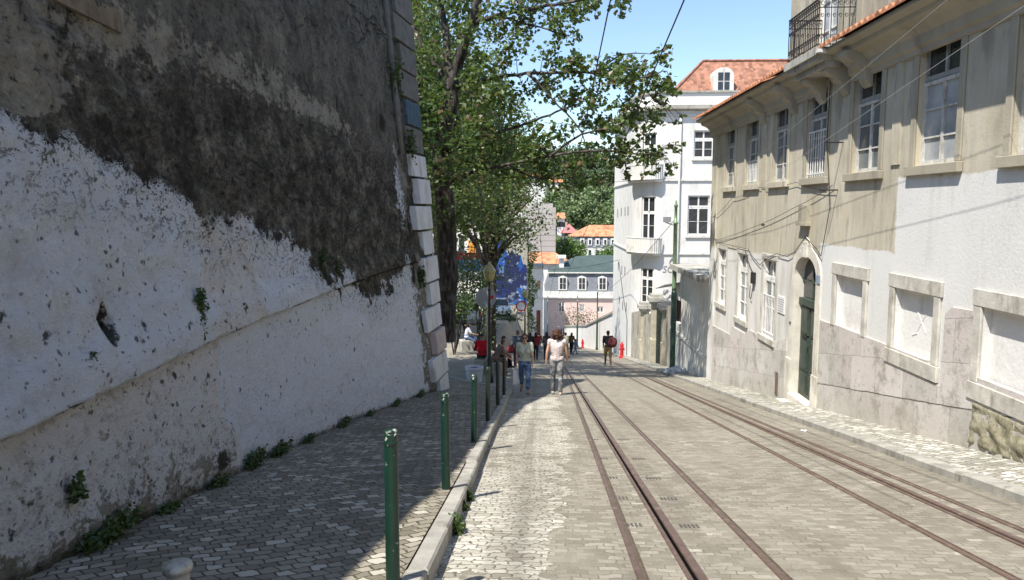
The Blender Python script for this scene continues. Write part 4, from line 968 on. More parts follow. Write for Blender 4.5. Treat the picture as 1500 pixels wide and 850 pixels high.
# sprayed scribbles on its front wall
fc = bpy.data.curves.new('graffiti_text', 'FONT'); fc.body = 'SCK'; fc.size = .62; fc.extrude = .004; fc.shear = .2
to = bpy.data.objects.new('graffiti_text', fc); col.objects.link(to); dg = bpy.context.evaluated_depsgraph_get(); me = bpy.data.meshes.new_from_object(to.evaluated_get(dg)); bpy.data.objects.remove(to)
gink = plain('faded_spray_paint', (.22, .22, .23), .8, .2, 9); me.materials.clear(); me.materials.append(gink)
o = bpy.data.objects.new('graffiti', me); col.objects.link(o); o.parent = WH; o.rotation_euler = (PI/2, 0, 0); o.location = Vector((7.95, YW-.012, -2.55))-WH.location
b = MB(); rr = random.Random(12)
for k in range(7):
    c = (8.15+rr.uniform(0, .8), -1.6-rr.uniform(0, .25) if k < 2 else -3.5-rr.uniform(0, .8)); b.tube([(c[0]+.14*math.cos(a*1.1+k)*(.6+.1*a), YW-.012, c[1]+.17*math.sin(a*1.5+k)) for a in range(7)], .022, 4)
b.build('graffiti', gink, WH)

# ------------------------------------------------------------------ lean-to shed wall beside the beige house
SH = thing('lean_to_shed', 'pale stained lean-to wall under a concrete slab between the beige house and the gate', 'shed', (5.95, 28, z0(28)))
FS = lambda u, v, d: (5.95+d, u, v)
b = MB(); b.holes(FS, [25.25, 33.2], [-6.4, -.92], [(30.9, 32.7, -3.3, -2.3)], .2); b.quad((5.95, 33.2, -7), (9, 33.2, -7), (9, 33.2, -.92), (5.95, 33.2, -.92)); b.build('wall', M['shedwall'], SH)
b = MB(); b.mbox(FS, 25.25, 31.0, -.92, -.70, -.50, 3); b.build('roof_slab', M['oldconc'], SH)
b = MB(); b.mbox(FS, 25.3, 33.1, -3.78, -3.66, -.05, .1); b.build('ledge', M['shedwall'], SH)
b = MB(); b.mbox(FS, 30.9, 32.7, -3.3, -2.3, .15, .18); b.build('opening', plain('dark_red_shutter', (.05, .025, .02), .8), SH)
b = MB(); b.hexa([(5.3, 31.3, -1.65), (6.2, 31.3, -1.5), (6.2, 33.6, -1.9), (5.3, 33.6, -2.05), (5.3, 31.3, -1.62), (6.2, 31.3, -1.47), (6.2, 33.6, -1.87), (5.3, 33.6, -2.02)]); b.build('sheet_canopy', M['greydisc'], SH)
# gate wall with capped pillars
M['gatewall'] = plain('grimy_wall_render', (.40, .37, .31), .95, .35, 1.6, .5, 14, .2, 0, (.13, .12, .09), 1.8); M['gatestone'] = plain('yellowed_pillar_stone', (.50, .45, .34), .9, .3, 2.5, .5, 20, .2, 0, (.22, .195, .14), 3.0)
GWL = thing('gate_wall', 'old garden wall with crumbling capped stone pillars and a dark gate', 'wall', (6.1, 39, z0(39)))
b = MB()
for (y0, y1, h) in ((33.3, 35.6, 3.0), (36.3, 37.1, 2.4), (40.1, 43.2, 2.8), (43.8, 48.8, 3.1)):
    b.hexa([(6.15, y0, z0(y0)-.3), (6.45, y0, z0(y0)-.3), (6.45, y1, z0(y1)-.3), (6.15, y1, z0(y1)-.3), (6.15, y0, z0(y0)+h), (6.45, y0, z0(y0)+h), (6.45, y1, z0(y1)+h), (6.15, y1, z0(y1)+h)])
b.build('wall', M['gatewall'], GWL)
for (y, h, w) in ((35.9, 3.2, .5), (39.4, 3.75, .66), (43.5, 3.5, .5)):
    z = z0(y); b = MB()
    b.box(6.0-.02, 6.5, y-w/2, y+w/2, z-.3, z+h*.38); b.box(6.04, 6.48, y-w/2+.04, y+w/2-.04, z+h*.38, z+h-.45)
    p = b.build('pillar', M['gatestone'], GWL)
    b = MB(); b.box(5.94, 6.56, y-w/2-.06, y+w/2+.06, z+h-.45, z+h-.3); b.box(5.84, 6.66, y-w/2-.16, y+w/2+.16, z+h-.3, z+h-.08); b.box(5.95, 6.55, y-w/2-.04, y+w/2+.04, z+h-.08, z+h+.08); b.build('pillar_cap', M['oldconc'], p)
b = MB(); b.box(6.25, 6.32, 37.1, 39.1, z0(38)-.2, z0(38)+2.9)
for k in range(8): b.box(6.22, 6.26, 37.2+.24*k, 37.3+.24*k, z0(38)-.1, z0(38)+2.85)
b.build('gate', M['green_dark'], GWL)
# white garden wall at the bend
GA = thing('garden_wall', 'long whitewashed garden wall with a grey coping rising along the bend of the street', 'wall', (6, 80, z0(80)))
b = MB(); c = MB(); pts = [(7.1, 60, -6.7), (6.9, 66, -7.5), (5.75, 88, -12.3), (4.1, 116, -16.9)]
for (p, q) in zip(pts, pts[1:]):
    b.hexa([(p[0], p[1], -23), (p[0]+.4, p[1], -23), (q[0]+.4, q[1], -23), (q[0], q[1], -23), (p[0], p[1], p[2]-.2), (p[0]+.4, p[1], p[2]-.2), (q[0]+.4, q[1], q[2]-.2), (q[0], q[1], q[2]-.2)])
    c.hexa([(p[0]-.12, p[1], p[2]-.2), (p[0]+.5, p[1], p[2]-.2), (q[0]+.5, q[1], q[2]-.2), (q[0]-.12, q[1], q[2]-.2), (p[0]-.12, p[1], p[2]), (p[0]+.5, p[1], p[2]), (q[0]+.5, q[1], q[2]), (q[0]-.12, q[1], q[2])])
b.build('wall', M['whitewall'], GA); c.build('coping', M['oldconc'], GA)

# ------------------------------------------------------------------ pixel helper used only to read sizes off the photograph at a known depth
def at(px, py, Y):
    return (Y*(px-790)/1080, Y, 1.6-Y*(py-305)/1080)
def ZZ(py, Y): return 1.6-Y*(py-305)/1080
def XX(px, Y): return Y*(px-790)/1080
# pink house
YP = 125.0; PH = thing('pink_house', 'pink house with a grey mansard and dark green roof at the end of the street', 'building', (8, YP, -21))
FP = lambda u, v, d: (u, YP+d, v)
x0, x1 = XX(798, YP), XX(935, YP); zc = ZZ(438, YP); zm0, zm1 = ZZ(427, YP), ZZ(400, YP)
hl = [(XX(819, YP), XX(828, YP), ZZ(458, YP), ZZ(443, YP)), (XX(850, YP), XX(857, YP), ZZ(457, YP), ZZ(446, YP)), (XX(875, YP), XX(885, YP), ZZ(458, YP), ZZ(449, YP)), (XX(822, YP), XX(829, YP), ZZ(497, YP), ZZ(480, YP))]
b = MB(); b.holes(FP, [x0, x1], [-23, zc], hl, .2); b.quad((x0, YP, -23), (x0, YP+9, -23), (x0, YP+9, zc), (x0, YP, zc)); b.build('wall', M['pink'], PH)
b = MB(); b.box(x0-.15, x1, YP-.15, YP+8.9, zc+.003, zm0); b.box(x0-.3, x1, YP-.35, YP+8.9, zc+.2, zc+.45); b.box(x0-.1, x0+.7, YP-.06, YP+.3, -23, zc); b.build('cornice_band', M['whitewall'], PH)
for h in hl: window(PH, FP, *h, .99, 3, 'frame_white', 'glass', .06, w=.14)
b = MB(); sb = .9; b.poly([(x0, YP+.1, zm0), (x1, YP+.1, zm0), (x1, YP+sb, zm1), (x0+sb, YP+sb, zm1)]); b.poly([(x0, YP+.1, zm0), (x0+sb, YP+sb, zm1), (x0+sb, YP+8, zm1), (x0, YP+8.8, zm0)]); rf = b.build('mansard', M['slate'], PH)
zt_ = ZZ(374, YP+4); b = MB(); b.poly([(x0+sb-.25, YP+sb-.3, zm1+.1), (x1, YP+sb-.3, zm1+.1), (x1, YP+5.5, zt_), (XX(868, YP+5), YP+5.5, zt_), (XX(846, YP+4), YP+5.5, zt_-.2)]); b.poly([(x0+sb-.25, YP+sb-.3, zm1+.1), (XX(846, YP+4), YP+5.5, zt_-.2), (x0+sb-.25, YP+9, zm1+.1)]); b.poly([(XX(846, YP+4), YP+5.5, zt_-.2), (XX(868, YP+5), YP+5.5, zt_), (x1, YP+5.5, zt_), (x1, YP+10, zm1+.1), (x0+sb-.25, YP+10, zm1+.1)]); b.build('roof', M['greenroof'], PH)
b = MB(); b.box(x0+sb-.4, x1, YP+sb-.5, YP+sb-.2, zm1-.05, zm1+.12); b.build('roof_gutter', M['whitetrim'], PH)
for px in (825, 853, 883):
    cx_ = XX(px, YP); b = MB(); za, zb_ = ZZ(425, YP), ZZ(404, YP); pts = [(cx_-.75, za), (cx_+.75, za), (cx_+.75, zb_-.3), (cx_, zb_), (cx_-.75, zb_-.3)]
    b.prism(pts, YP+.02, YP+1.6, lambda u, v, d: (u, d, v)); dm = b.build('dormer', M['whitewall'], rf)
    q = MB(); q.box(cx_-.50, cx_-.06, YP-.02, YP+.05, ZZ(423, YP), ZZ(415.5, YP)); q.box(cx_+.06, cx_+.50, YP-.02, YP+.05, ZZ(423, YP), ZZ(415.5, YP)); q.box(cx_-.50, cx_-.06, YP-.02, YP+.05, ZZ(414.5, YP), ZZ(407, YP)); q.box(cx_+.06, cx_+.50, YP-.02, YP+.05, ZZ(414.5, YP), ZZ(407, YP)); q.build('dormer_pane', M['glass'], dm)
b = MB(); cx_ = XX(823, YP+2); b.box(cx_-.4, cx_+.4, YP+2, YP+3, zm1-.5, ZZ(378, YP+2)); b.box(cx_-.85, cx_+.75, YP+1.6, YP+3.4, ZZ(378, YP+2), ZZ(374, YP+2)); b.build('chimney', M['whitewall'], PH)
# low orange-roofed house and narrow houses at the foot of the street
YO = 140.0; OH = thing('low_orange_roof_house', 'pale house with a bright orange roof in front of the grey tower', 'building', (0, YO, -21))
b = MB(); b.box(XX(772, YO), XX(835, YO), YO, YO+6, -23, ZZ(385, YO)); b.build('wall', M['whitewall'], OH)
b = MB(); xa, xb_ = XX(768, YO), XX(838, YO); za, zb_ = ZZ(386, YO), ZZ(369, YO+4); b.poly([(xa, YO-.5, za), (xb_, YO-.5, za), (xb_-3.2, YO+4, zb_), (xa+.5, YO+4, zb_)]); b.poly([(xb_, YO-.5, za), (xb_, YO+8, za), (xb_-3.2, YO+4, zb_)]); b.poly([(xa+.5, YO+4, zb_), (xb_-3.2, YO+4, zb_), (xb_, YO+8, za), (xa, YO+8, za)]); b.build('roof', M['tile_far'], OH)
YN = 116.0; NH = thing('narrow_corner_house', 'narrow pale house with a dull red doorway at the street bottom left', 'building', (-.5, YN, -21))
b = MB(); FN = lambda u, v, d: (u, YN+d, v); nh = [(XX(786.5, YN), XX(792.5, YN), -23, ZZ(455, YN)), (XX(787, YN), XX(792, YN), ZZ(424, YN), ZZ(411, YN)), (XX(779, YN), XX(783, YN), ZZ(450, YN), ZZ(436, YN))]
b.holes(FN, [XX(765, YN), XX(796, YN)], [-23, ZZ(392, YN)], nh, .3); b.quad((XX(796, YN), YN, -23), (XX(796, YN), YN+6, -23), (XX(796, YN), YN+6, ZZ(392, YN)), (XX(796, YN), YN, ZZ(392, YN))); b.build('wall', M['whitewall'], NH)
b = MB(); b.mbox(FN, nh[0][0], nh[0][1], -23, nh[0][3], .25, .3); b.build('door', M['brick_red'], NH)
b = MB(); b.mbox(FN, nh[1][0], nh[1][1], nh[1][2], nh[1][3], .2, .3); b.build('window', plain('orange_blind', (.62, .28, .16), .8), NH)
b = MB(); b.mbox(FN, nh[2][0], nh[2][1], nh[2][2], nh[2][3], .2, .3); b.build('window', M['glass'], NH)
b = MB(); b.mbox(FN, XX(764, YN), XX(797, YN), ZZ(392, YN), ZZ(389.5, YN), -.3, 6); b.build('cornice', M['oldconc'], NH)
# grey tower
YT = 152.0; TW = thing('grey_tower', 'plain grey concrete tower block rising behind the orange roof', 'building', (0, YT, -21))
b = MB(); b.box(XX(771, YT), XX(814, YT), YT, YT+9, -23, ZZ(304, YT)); b.box(XX(771, YT)+.6, XX(814, YT)-.6, YT+1, YT+8, ZZ(304, YT), ZZ(298, YT)); b.box(XX(735, YT), XX(771, YT), YT+.5, YT+9, -23, ZZ(312, YT)); b.build('wall', M['greywall'], TW)
b = MB()
for k in range(9): b.box(XX(771, YT)-.02, XX(814, YT)+.02, YT-.03, YT+.0, ZZ(312+8*k, YT)-.05, ZZ(312+8*k, YT))
b.build('shutter_line', plain('joint_line', (.30, .28, .26), .9), TW)
# long house with an orange roof beyond
YL = 195.0; LH = thing('long_orange_roof_house', 'far long house with an orange roof, grey attic and white dormers', 'building', (10, YL, -21))
b = MB(); x0, x1 = XX(838, YL), XX(930, YL); b.box(x0, x1, YL, YL+8, -24, ZZ(360, YL)); b.build('wall', M['whitewall'], LH)
b = MB(); b.poly([(x0, YL-.1, ZZ(362, YL)), (x1, YL-.1, ZZ(362, YL)), (x1, YL+.8, ZZ(347, YL)), (x0, YL+.8, ZZ(347, YL))]); b.poly([(x0, YL-.1, ZZ(362, YL)), (x0, YL+.8, ZZ(347, YL)), (x0, YL+8, ZZ(347, YL)), (x0, YL+8, ZZ(362, YL))]); b.build('attic', M['slate'], LH)
b = MB(); b.poly([(x0-.7, YL+.2, ZZ(346, YL)), (x1, YL+.2, ZZ(346, YL)), (x1, YL+5, ZZ(330, YL)), (XX(866, YL), YL+5, ZZ(330, YL))]); b.poly([(x0-.7, YL+.2, ZZ(346, YL)), (XX(866, YL), YL+5, ZZ(330, YL)), (XX(866, YL), YL+7, ZZ(330, YL)), (x0-.7, YL+9, ZZ(346, YL))]); b.poly([(XX(866, YL), YL+5, ZZ(330, YL)), (x1, YL+5, ZZ(330, YL)), (x1, YL+11, ZZ(346, YL)), (x0, YL+11, ZZ(346, YL))]); b.build('roof', M['tile_far'], LH)
for px in (853, 864, 875, 886, 897, 907):
    cx_ = XX(px, YL); b = MB(); b.box(cx_-.55, cx_+.55, YL-.2, YL+.8, ZZ(359, YL), ZZ(349, YL)); dm = b.build('dormer', M['whitewall'], LH); q = MB(); q.box(cx_-.28, cx_+.28, YL-.23, YL-.2, ZZ(357.5, YL), ZZ(351, YL)); q.build('dormer_pane', M['glass'], dm)
    b = MB(); b.box(cx_-.35, cx_+.35, YL-.03, YL+.02, ZZ(373, YL), ZZ(366, YL)); b.build('window', M['glass'], LH)
YK = 205.0; RH = thing('pink_roof_house', 'small far house with a reddish pyramid roof left of the long orange roof', 'building', (5, YK, -21))
b = MB(); b.box(XX(806, YK), XX(846, YK), YK, YK+7, -24, ZZ(346, YK)); b.build('wall', plain('grey_side_wall', (.25, .25, .26), .9), RH)
b = MB(); ap = (XX(834, YK), YK+3.5, ZZ(328, YK)); q = [(XX(822, YK), YK-.3, ZZ(341, YK)), (XX(848, YK), YK-.3, ZZ(341, YK)), (XX(848, YK), YK+7, ZZ(341, YK)), (XX(822, YK), YK+7, ZZ(341, YK))]
for k in range(4): b.poly([q[k], q[(k+1) % 4], ap])
b.build('roof', plain('faded_red_roof', (.40, .16, .15), .85), RH)
b = MB(); b.box(XX(828, YK), XX(831, YK), YK+.5, YK+1.2, ZZ(340, YK), ZZ(325, YK)); b.build('chimney', plain('pink_chimney', (.5, .3, .27), .9), RH)
# hillside houses
YH = 285.0; YE = thing('yellow_hillside_house', 'yellow house with a red roof high on the wooded hill', 'building', (30, YH, ZZ(285, YH)))
FY = lambda u, v, d: (u, YH+d, v)
b = MB(); x0, x1 = XX(896, YH), XX(935, YH); yh = [(XX(px, YH), XX(px+2.6, YH), ZZ(276, YH), ZZ(270, YH)) for px in (899.5, 903.5, 907.5, 911.5)]; b.holes(FY, [x0, x1], [ZZ(300, YH), ZZ(266, YH)], yh, .2); b.quad((x0, YH, ZZ(300, YH)), (x0, YH+9, ZZ(300, YH)), (x0, YH+9, ZZ(266, YH)), (x0, YH, ZZ(266, YH))); b.build('wall', M['yellow'], YE)
for h in yh: q = MB(); q.mbox(FY, *h, .1, .15); q.build('window', M['glass'], YE)
b = MB(); b.poly([(x0-.5, YH-.5, ZZ(266, YH)), (x1, YH-.5, ZZ(266, YH)), (x1, YH+5, ZZ(250, YH)), (x0+2, YH+5, ZZ(250, YH))]); b.poly([(x0-.5, YH-.5, ZZ(266, YH)), (x0+2, YH+5, ZZ(250, YH)), (x0-.5, YH+9, ZZ(266, YH))]); b.build('roof', M['tile_far'], YE)
for k, (px0, px1, py0, py1, Yh, mt, lab) in enumerate([(800, 823, 268, 292, 262, 'whitewall', 'pale hillside house glimpsed through leaves above the grey tower'), (868, 884, 268, 280, 275, 'yellow', 'low cream hillside house among the trees left of the yellow one'), (771, 798, 262, 300, 255, 'whitewall', 'white hillside house half hidden behind the street tree'), (816, 827, 320, 332, 212, 'whitewall', 'small white annexe below the hill trees beside the grey tower')]):
    h = thing('hillside_house', lab, 'building', (XX((px0+px1)/2, Yh), Yh, ZZ(py1, Yh)))
    xa, xb_ = XX(px0, Yh), XX(px1, Yh); b = MB(); b.box(xa, xb_, Yh, Yh+7, ZZ(py1, Yh)-6, ZZ(py0, Yh)); b.build('wall', M[mt], h)
    b = MB(); zr = ZZ(py0, Yh); b.poly([(xa-.4, Yh-.4, zr), (xb_+.4, Yh-.4, zr), (xb_, Yh+3.5, zr+1.6), (xa, Yh+3.5, zr+1.6)]); b.poly([(xa, Yh+3.5, zr+1.6), (xb_, Yh+3.5, zr+1.6), (xb_+.4, Yh+7.4, zr), (xa-.4, Yh+7.4, zr)]); b.build('roof', M['tile_far'], h)
    for j in range(3): q = MB(); xx = lerp(xa, xb_, (j+.5)/3); q.box(xx-.4, xx+.4, Yh-.04, Yh+.02, zr-2.4, zr-1.0); q.build('window', M['glass'], h)

# ------------------------------------------------------------------ buildings left of the street, behind the garden
YM = 72.0; MU = thing('mural_building', 'grey rendered building at the garden end with a blue spray-painted mural', 'building', (-3, YM, G(-3, YM)))
b = MB(); b.box(XX(722, YM), XX(773, YM), YM, YM+10, -14, ZZ(326, YM)); b.build('wall', M['oldconc'], MU)
b = MB(); pts = [(XX(724, YM), ZZ(446, YM)), (XX(772, YM), ZZ(446, YM)), (XX(772, YM), ZZ(395, YM)), (XX(771, YM), ZZ(388, YM)), (XX(766, YM), ZZ(386, YM)), (XX(763, YM), ZZ(374, YM)), (XX(755, YM), ZZ(372, YM)), (XX(750, YM), ZZ(366, YM)), (XX(744, YM), ZZ(375, YM)), (XX(740, YM), ZZ(360, YM)), (XX(735, YM), ZZ(342, YM)), (XX(727, YM), ZZ(340, YM))]
b.prism(pts, -.05, .0, lambda u, v, d: (u, YM+d, v)); b.build('mural', M['mural'], MU)
b = MB(); b.box(XX(720, YM), XX(774, YM), YM-.2, YM+10, ZZ(326, YM), ZZ(323, YM)); b.build('coping', M['oldconc'], MU)
WB = thing('white_garden_building', 'sunlit white building behind the garden trees, left of the mural', 'building', (-8, 76, G(-8, 76)))
b = MB(); Yb = 76.0; b.box(XX(640, Yb), XX(716, Yb), Yb, Yb+12, -14, ZZ(318, Yb)); b.box(XX(600, Yb), XX(640, Yb), Yb+1, Yb+12, -14, ZZ(345, Yb)); b.build('wall', M['whitewall'], WB)
b = MB(); b.box(XX(638, Yb), XX(718, Yb), Yb-.4, Yb+12, ZZ(318, Yb), ZZ(308, Yb)); b.build('roof', M['oldconc'], WB)
for px in (652, 672, 694): q = MB(); q.box(XX(px, Yb), XX(px+8, Yb), Yb-.03, Yb+.05, ZZ(372, Yb), ZZ(350, Yb)); q.build('window', M['glass'], WB)
b = MB(); b.box(XX(686, Yb), XX(697, Yb), Yb-.06, Yb-.03, ZZ(372, Yb), ZZ(352, Yb)); b.build('shutter', plain('orange_shutter', (.72, .30, .04), .6), WB)
WB2 = thing('white_terrace_building', 'white upper storey with a dark parapet seen between the mural building and the tower', 'building', (-5, 110, -18))
b = MB(); b.box(XX(700, 110), XX(765, 110), 110, 118, -20, ZZ(309, 110)); b.build('wall', M['whitewall'], WB2)
b = MB(); b.box(XX(699, 110), XX(766, 110), 109.7, 118, ZZ(327, 110), ZZ(322, 110)); b.build('parapet', M['oldconc'], WB2)
# painted hoarding in the garden
HB = thing('painted_hoarding', 'freestanding board painted red above and blue below among the garden trees', 'hoarding', (-6.2, 60, G(-6.2, 60)))
b = MB(); Yb = 60.0; b.box(XX(648, Yb), XX(708, Yb), Yb, Yb+.08, ZZ(412, Yb), ZZ(370, Yb))
g = NG('painted_board'); p = g.pos(); z = g.xyz(p)[2]; n = g.noise(p, 1.6, 5); t = g.add(z, g.mul(g.sub(n, .5), .8))
zz1 = ZZ(381, Yb); zz2 = ZZ(396, Yb)
c = g.mix(g.ss(t, zz1-.02, zz1+.02), (.10, .32, .62), (.55, .03, .07)); c = g.mix(g.ss(t, zz2+.02, zz2-.02), c, (.72, .72, .70)); c = g.mix(g.m('GREATER_THAN', g.noise(p, 3.4, 3), .58), c, (.75, .75, .75))
b.build('board', g.bsdf(c, .7), HB); q = MB()
for px in (652, 704): q.box(XX(px, Yb)-.05, XX(px, Yb)+.05, Yb+.08, Yb+.18, G(-6, 60)-.2, ZZ(372, Yb))
q.build('post', M['iron_dark'], HB)
# ------------------------------------------------------------------ bollards
def make_bollard(mat, lab):
    o = thing('bollard', lab, 'bollard', group='steel bollards along the left kerb')
    b = MB(); b.lathe([(.043, -.1), (.043, .0), (.041, .02), (.040, .895), (.0385, .905)], (0, 0, 0), 20); b.build('post', mat, o, smooth=False)
    b = MB(); b.lathe([(.0385, .905), (.036, .918), (.02, .924), (0, .925)], (0, 0, 0), 20); b.build('cap', mat, o, smooth=True)
    b = MB(); b.lathe([(.0435, .84), (.0445, .845), (.0445, .853), (.0435, .858)], (0, 0, 0), 20); b.build('collar', mat, o)
    for p in kids(o):
        if p.name.startswith('post'): p.data.polygons.foreach_set('use_smooth', [len(f.vertices) == 4 for f in p.data.polygons])
    return o
B1 = make_bollard(M['green_post'], 'nearest green bollard, cut by the bottom edge, chipped white at the top')
labs = ['second green bollard on the left kerb, its short shadow crossing the kerb', 'third green bollard on the left kerb, in front of the concrete tub']
dl = ['dark bollard fourth from the camera, half in front of the lamp post', 'thin dark bollard fifth from the camera, below the seated people', 'farthest dark bollard at the turn of the left kerb']
B1.location = (-.84, 4.06, gw(4.06)-.0)
for Y, l in ((6.65, labs[0]), (9.62, labs[1])):
    o = copy_tree(B1); o.location = (-.86, Y, gw(Y)); o['label'] = l; o.rotation_euler = (math.radians(.8), math.radians(-.6), Y)
D1_ = make_bollard(M['green_dark'], dl[0]); D1_.location = (-.84, 12.02, gw(12.02))
for Y, l in ((14.71, dl[1]), (17.2, dl[2])):
    o = copy_tree(D1_); o.location = (-.82, Y, gw(Y)); o['label'] = l; o.rotation_euler = (math.radians(-.6), math.radians(.7), Y)
sp = thing('stub_post', 'short grey post with a domed pale metal cap at the bottom left edge', 'post', (-1.83, 3.5, gw(3.5)-.03))
b = MB(); b.lathe([(.058, -.1), (.056, .26), (.060, .27)], sp.location, 20); b.build('post', M['oldconc'], sp)
b = MB(); b.lathe([(.060, .27), (.072, .275), (.074, .295), (.068, .312), (.04, .324), (0, .328)], sp.location, 24); b.build('cap', plain('worn_cap_metal', (.42, .40, .34), .5, .35, 22, .3, 60, .5, .3, (.20, .18, .14), 18), sp, smooth=True)
# ------------------------------------------------------------------ concrete tub and stone seats
b = MB(); tb = thing('concrete_tub', 'round grey concrete tub behind the third bollard', 'planter', (-2.13, 24.0, G(-2.13, 24.0)))
b.lathe([(.24, -.1), (.255, .05), (.285, .40), (.31, .42), (.31, .50), (.28, .51), (.27, .47), (.24, .40), (0, .38)], tb.location, 28); b.build('tub', plain('pale_tub_concrete', (.62, .64, .67), .85, .15, 4, .4, 20), tb, smooth=False)
b = MB(); b.lathe([(0, .42), (.26, .42)], tb.location, 20); b.build('soil', M['groove_dirt'], tb)
def block(lab, X, Y, w, h, d, rz):
    o = MB(); rr = random.Random(int(Y*10)); c = [(x*(1+rr.uniform(-.06, .06)), y*(1+rr.uniform(-.06, .06)), z*(1+rr.uniform(-.04, .04))) for z in (-.15, h) for x, y in ((-w/2, -d/2), (w/2, -d/2), (w/2, d/2), (-w/2, d/2))]
    o.hexa(c); ob = o.build('stone_block', M['oldconc']); ob.location = (X, Y, G(X, Y)); ob.rotation_euler = (0, 0, rz)
    bv = ob.modifiers.new('worn', 'BEVEL'); bv.width = .05; bv.segments = 3
    return tag(ob, lab, 'stone seat', 'stone blocks used as seats')
block('stone block seat under the person in red', -2.08, 27.2, .72, .56, .5, .1)
block('farther stone block seat under the person in the white top', -3.57, 36, .66, .54, .6, .3)
block('stone block seat under the person in brown trousers, right of the lamp post', -1.62, 27.0, .55, .50, .5, -.2)
block('stone block seat under the person with black legs beside the brown trousers', -1.58, 29.3, .5, .50, .5, -.2)
# ------------------------------------------------------------------ lamp posts
M['lantern'] = plain('yellowed_lantern_glass', (.34, .30, .13), .35, .2, 5, .1, 20, .5, 0)
def lamp(lab, X, Y, top):
    o = thing('street_lamp', lab, 'street lamp', (X, Y, G(X, Y)), group='old street lamps'); z = o.location.z; H = top-z; L = o.location
    b = MB(); b.lathe([(.13, -.1), (.13, .25), (.10, .32), (.095, .8), (.06, .9), (.055, 1.6), (.04, H-.95), (.07, H-.90), (.035, H-.84), (.05, H-.70), (.09, H-.62)], L, 14); b.build('post', M['green_dark'], o, smooth=True)
    b = MB(); b.lathe([(.10, H-.62), (.165, H-.48), (.205, H-.30), (.185, H-.26)], L, 8); b.build('lantern', M['lantern'], o)
    b = MB(); b.lathe([(.215, H-.30), (.215, H-.27), (.10, H-.10), (.05, H-.06), (.03, H), (0, H+.03)], L, 8); b.build('lantern_cap', M['lantern'], o)
    b = MB()
    for k in range(8): a = 2*PI*k/8; b.tube([(L.x+.10*math.cos(a), L.y+.10*math.sin(a), z+H-.62), (L.x+.207*math.cos(a), L.y+.207*math.sin(a), z+H-.29)], .009, 4)
    b.build('lantern_bar', M['green_dark'], o)
    return o
lamp('large old street lamp with a yellowed lantern standing by the seated people', -1.59, 23.5, ZZ(384, 23.5))
lamp('small distant street lamp with a yellowed lantern beside the mural', XX(769.5, 50), 50, ZZ(424, 50))
# ------------------------------------------------------------------ signs
ns = thing('road_sign', 'round white no-vehicles sign with a red rim on two posts', 'road sign', (XX(764, 45), 45, G(XX(764, 45), 45)))
b = MB(); L = ns.location
for dx in (-.28, .27): b.tube([(L.x+dx, 45.05, L.z-.1), (L.x+dx, 45.05, ZZ(458, 45))], .03, 8)
b.tube([(L.x, 45.05, ZZ(462, 45)), (L.x, 45.05, ZZ(449, 45))], .025, 8)
b.build('post', M['greydisc'], ns)
def disc(r0, r1, Y, d, cx_, cz_, n=28):
    b = MB()
    if r0 == 0: b.prism([(cx_+r1*math.cos(2*PI*k/n), cz_+r1*math.sin(2*PI*k/n)) for k in range(n)], Y, Y+d, lambda u, v, dd: (u, dd, v))
    else:
        for k in range(n):
            a0, a1 = 2*PI*k/n, 2*PI*(k+1)/n; p = [(cx_+r*math.cos(a), cz_+r*math.sin(a)) for r, a in ((r0, a0), (r1, a0), (r1, a1), (r0, a1))]
            b.prism(p, Y, Y+d, lambda u, v, dd: (u, dd, v))
    return b
disc(0, .30, 44.985, .02, L.x, ZZ(449, 45)).build('sign_face', M['sign_white'], ns); disc(.25, .335, 44.975, .012, L.x, ZZ(449, 45)).build('sign_rim', M['sign_red'], ns)
b = MB(); b.box(L.x-.30, L.x+.30, 44.98, 45.0, ZZ(461.5, 45), ZZ(457.6, 45)); b.build('sub_plate', M['greydisc'], ns)
gd = thing('round_sign', 'large grey round sign with a small red square, turned away behind the lamp post', 'road sign', (XX(712, 27), 27, G(XX(712, 27), 27)))
L = gd.location; disc(0, .385, 26.98, .02, L.x, ZZ(437, 27)).build('sign_face', M['greydisc'], gd)
b = MB(); b.box(L.x+.13, L.x+.27, 26.965, 26.979, ZZ(438.5, 27), ZZ(433.5, 27)); b.build('red_mark', M['sign_red'], gd)
b = MB(); b.tube([(L.x+.05, 27.04, L.z-.1), (L.x+.05, 27.04, ZZ(424, 27))], .03, 8); b.build('post', M['greydisc'], gd)
# ------------------------------------------------------------------ fire hydrants
def hydrant(lab, X, Y, sc):
    o = thing('fire_hydrant', lab, 'hydrant', (X, Y, z0(Y)+.07), group='red fire hydrants'); L = o.location; q = lambda pr: [(r*sc, z*sc) for r, z in pr]
    b = MB(); b.lathe(q([(.19, -.05), (.19, .06), (.14, .08), (.125, .12), (.12, .62), (.16, .64), (.16, .69), (.125, .71), (.12, .84)]), L, 18); b.build('barrel', M['red'], o, smooth=False)
    b = MB(); b.lathe(q([(.14, .84), (.14, .87), (.11, .95), (.05, 1.0), (.05, 1.05), (.03, 1.06), (0, 1.06)]), L, 18); b.build('bonnet', M['red'], o)
    for a in (PI, 0, -PI/2):
        d = Vector((math.cos(a), math.sin(a), 0)); c = L+Vector((0, 0, .55*sc)); b = MB(); b.tube([c+d*.08*sc, c+d*.16*sc, c+d*.16*sc, c+d*.20*sc], [.05*sc, .05*sc, .06*sc, .06*sc], 12); b.build('outlet', M['red'], o)
hydrant('nearer red fire hydrant on the right pavement by the white house', 5.62, 49.5, .98)
hydrant('farther small red fire hydrant against the white garden wall', 5.05, 84, .95)
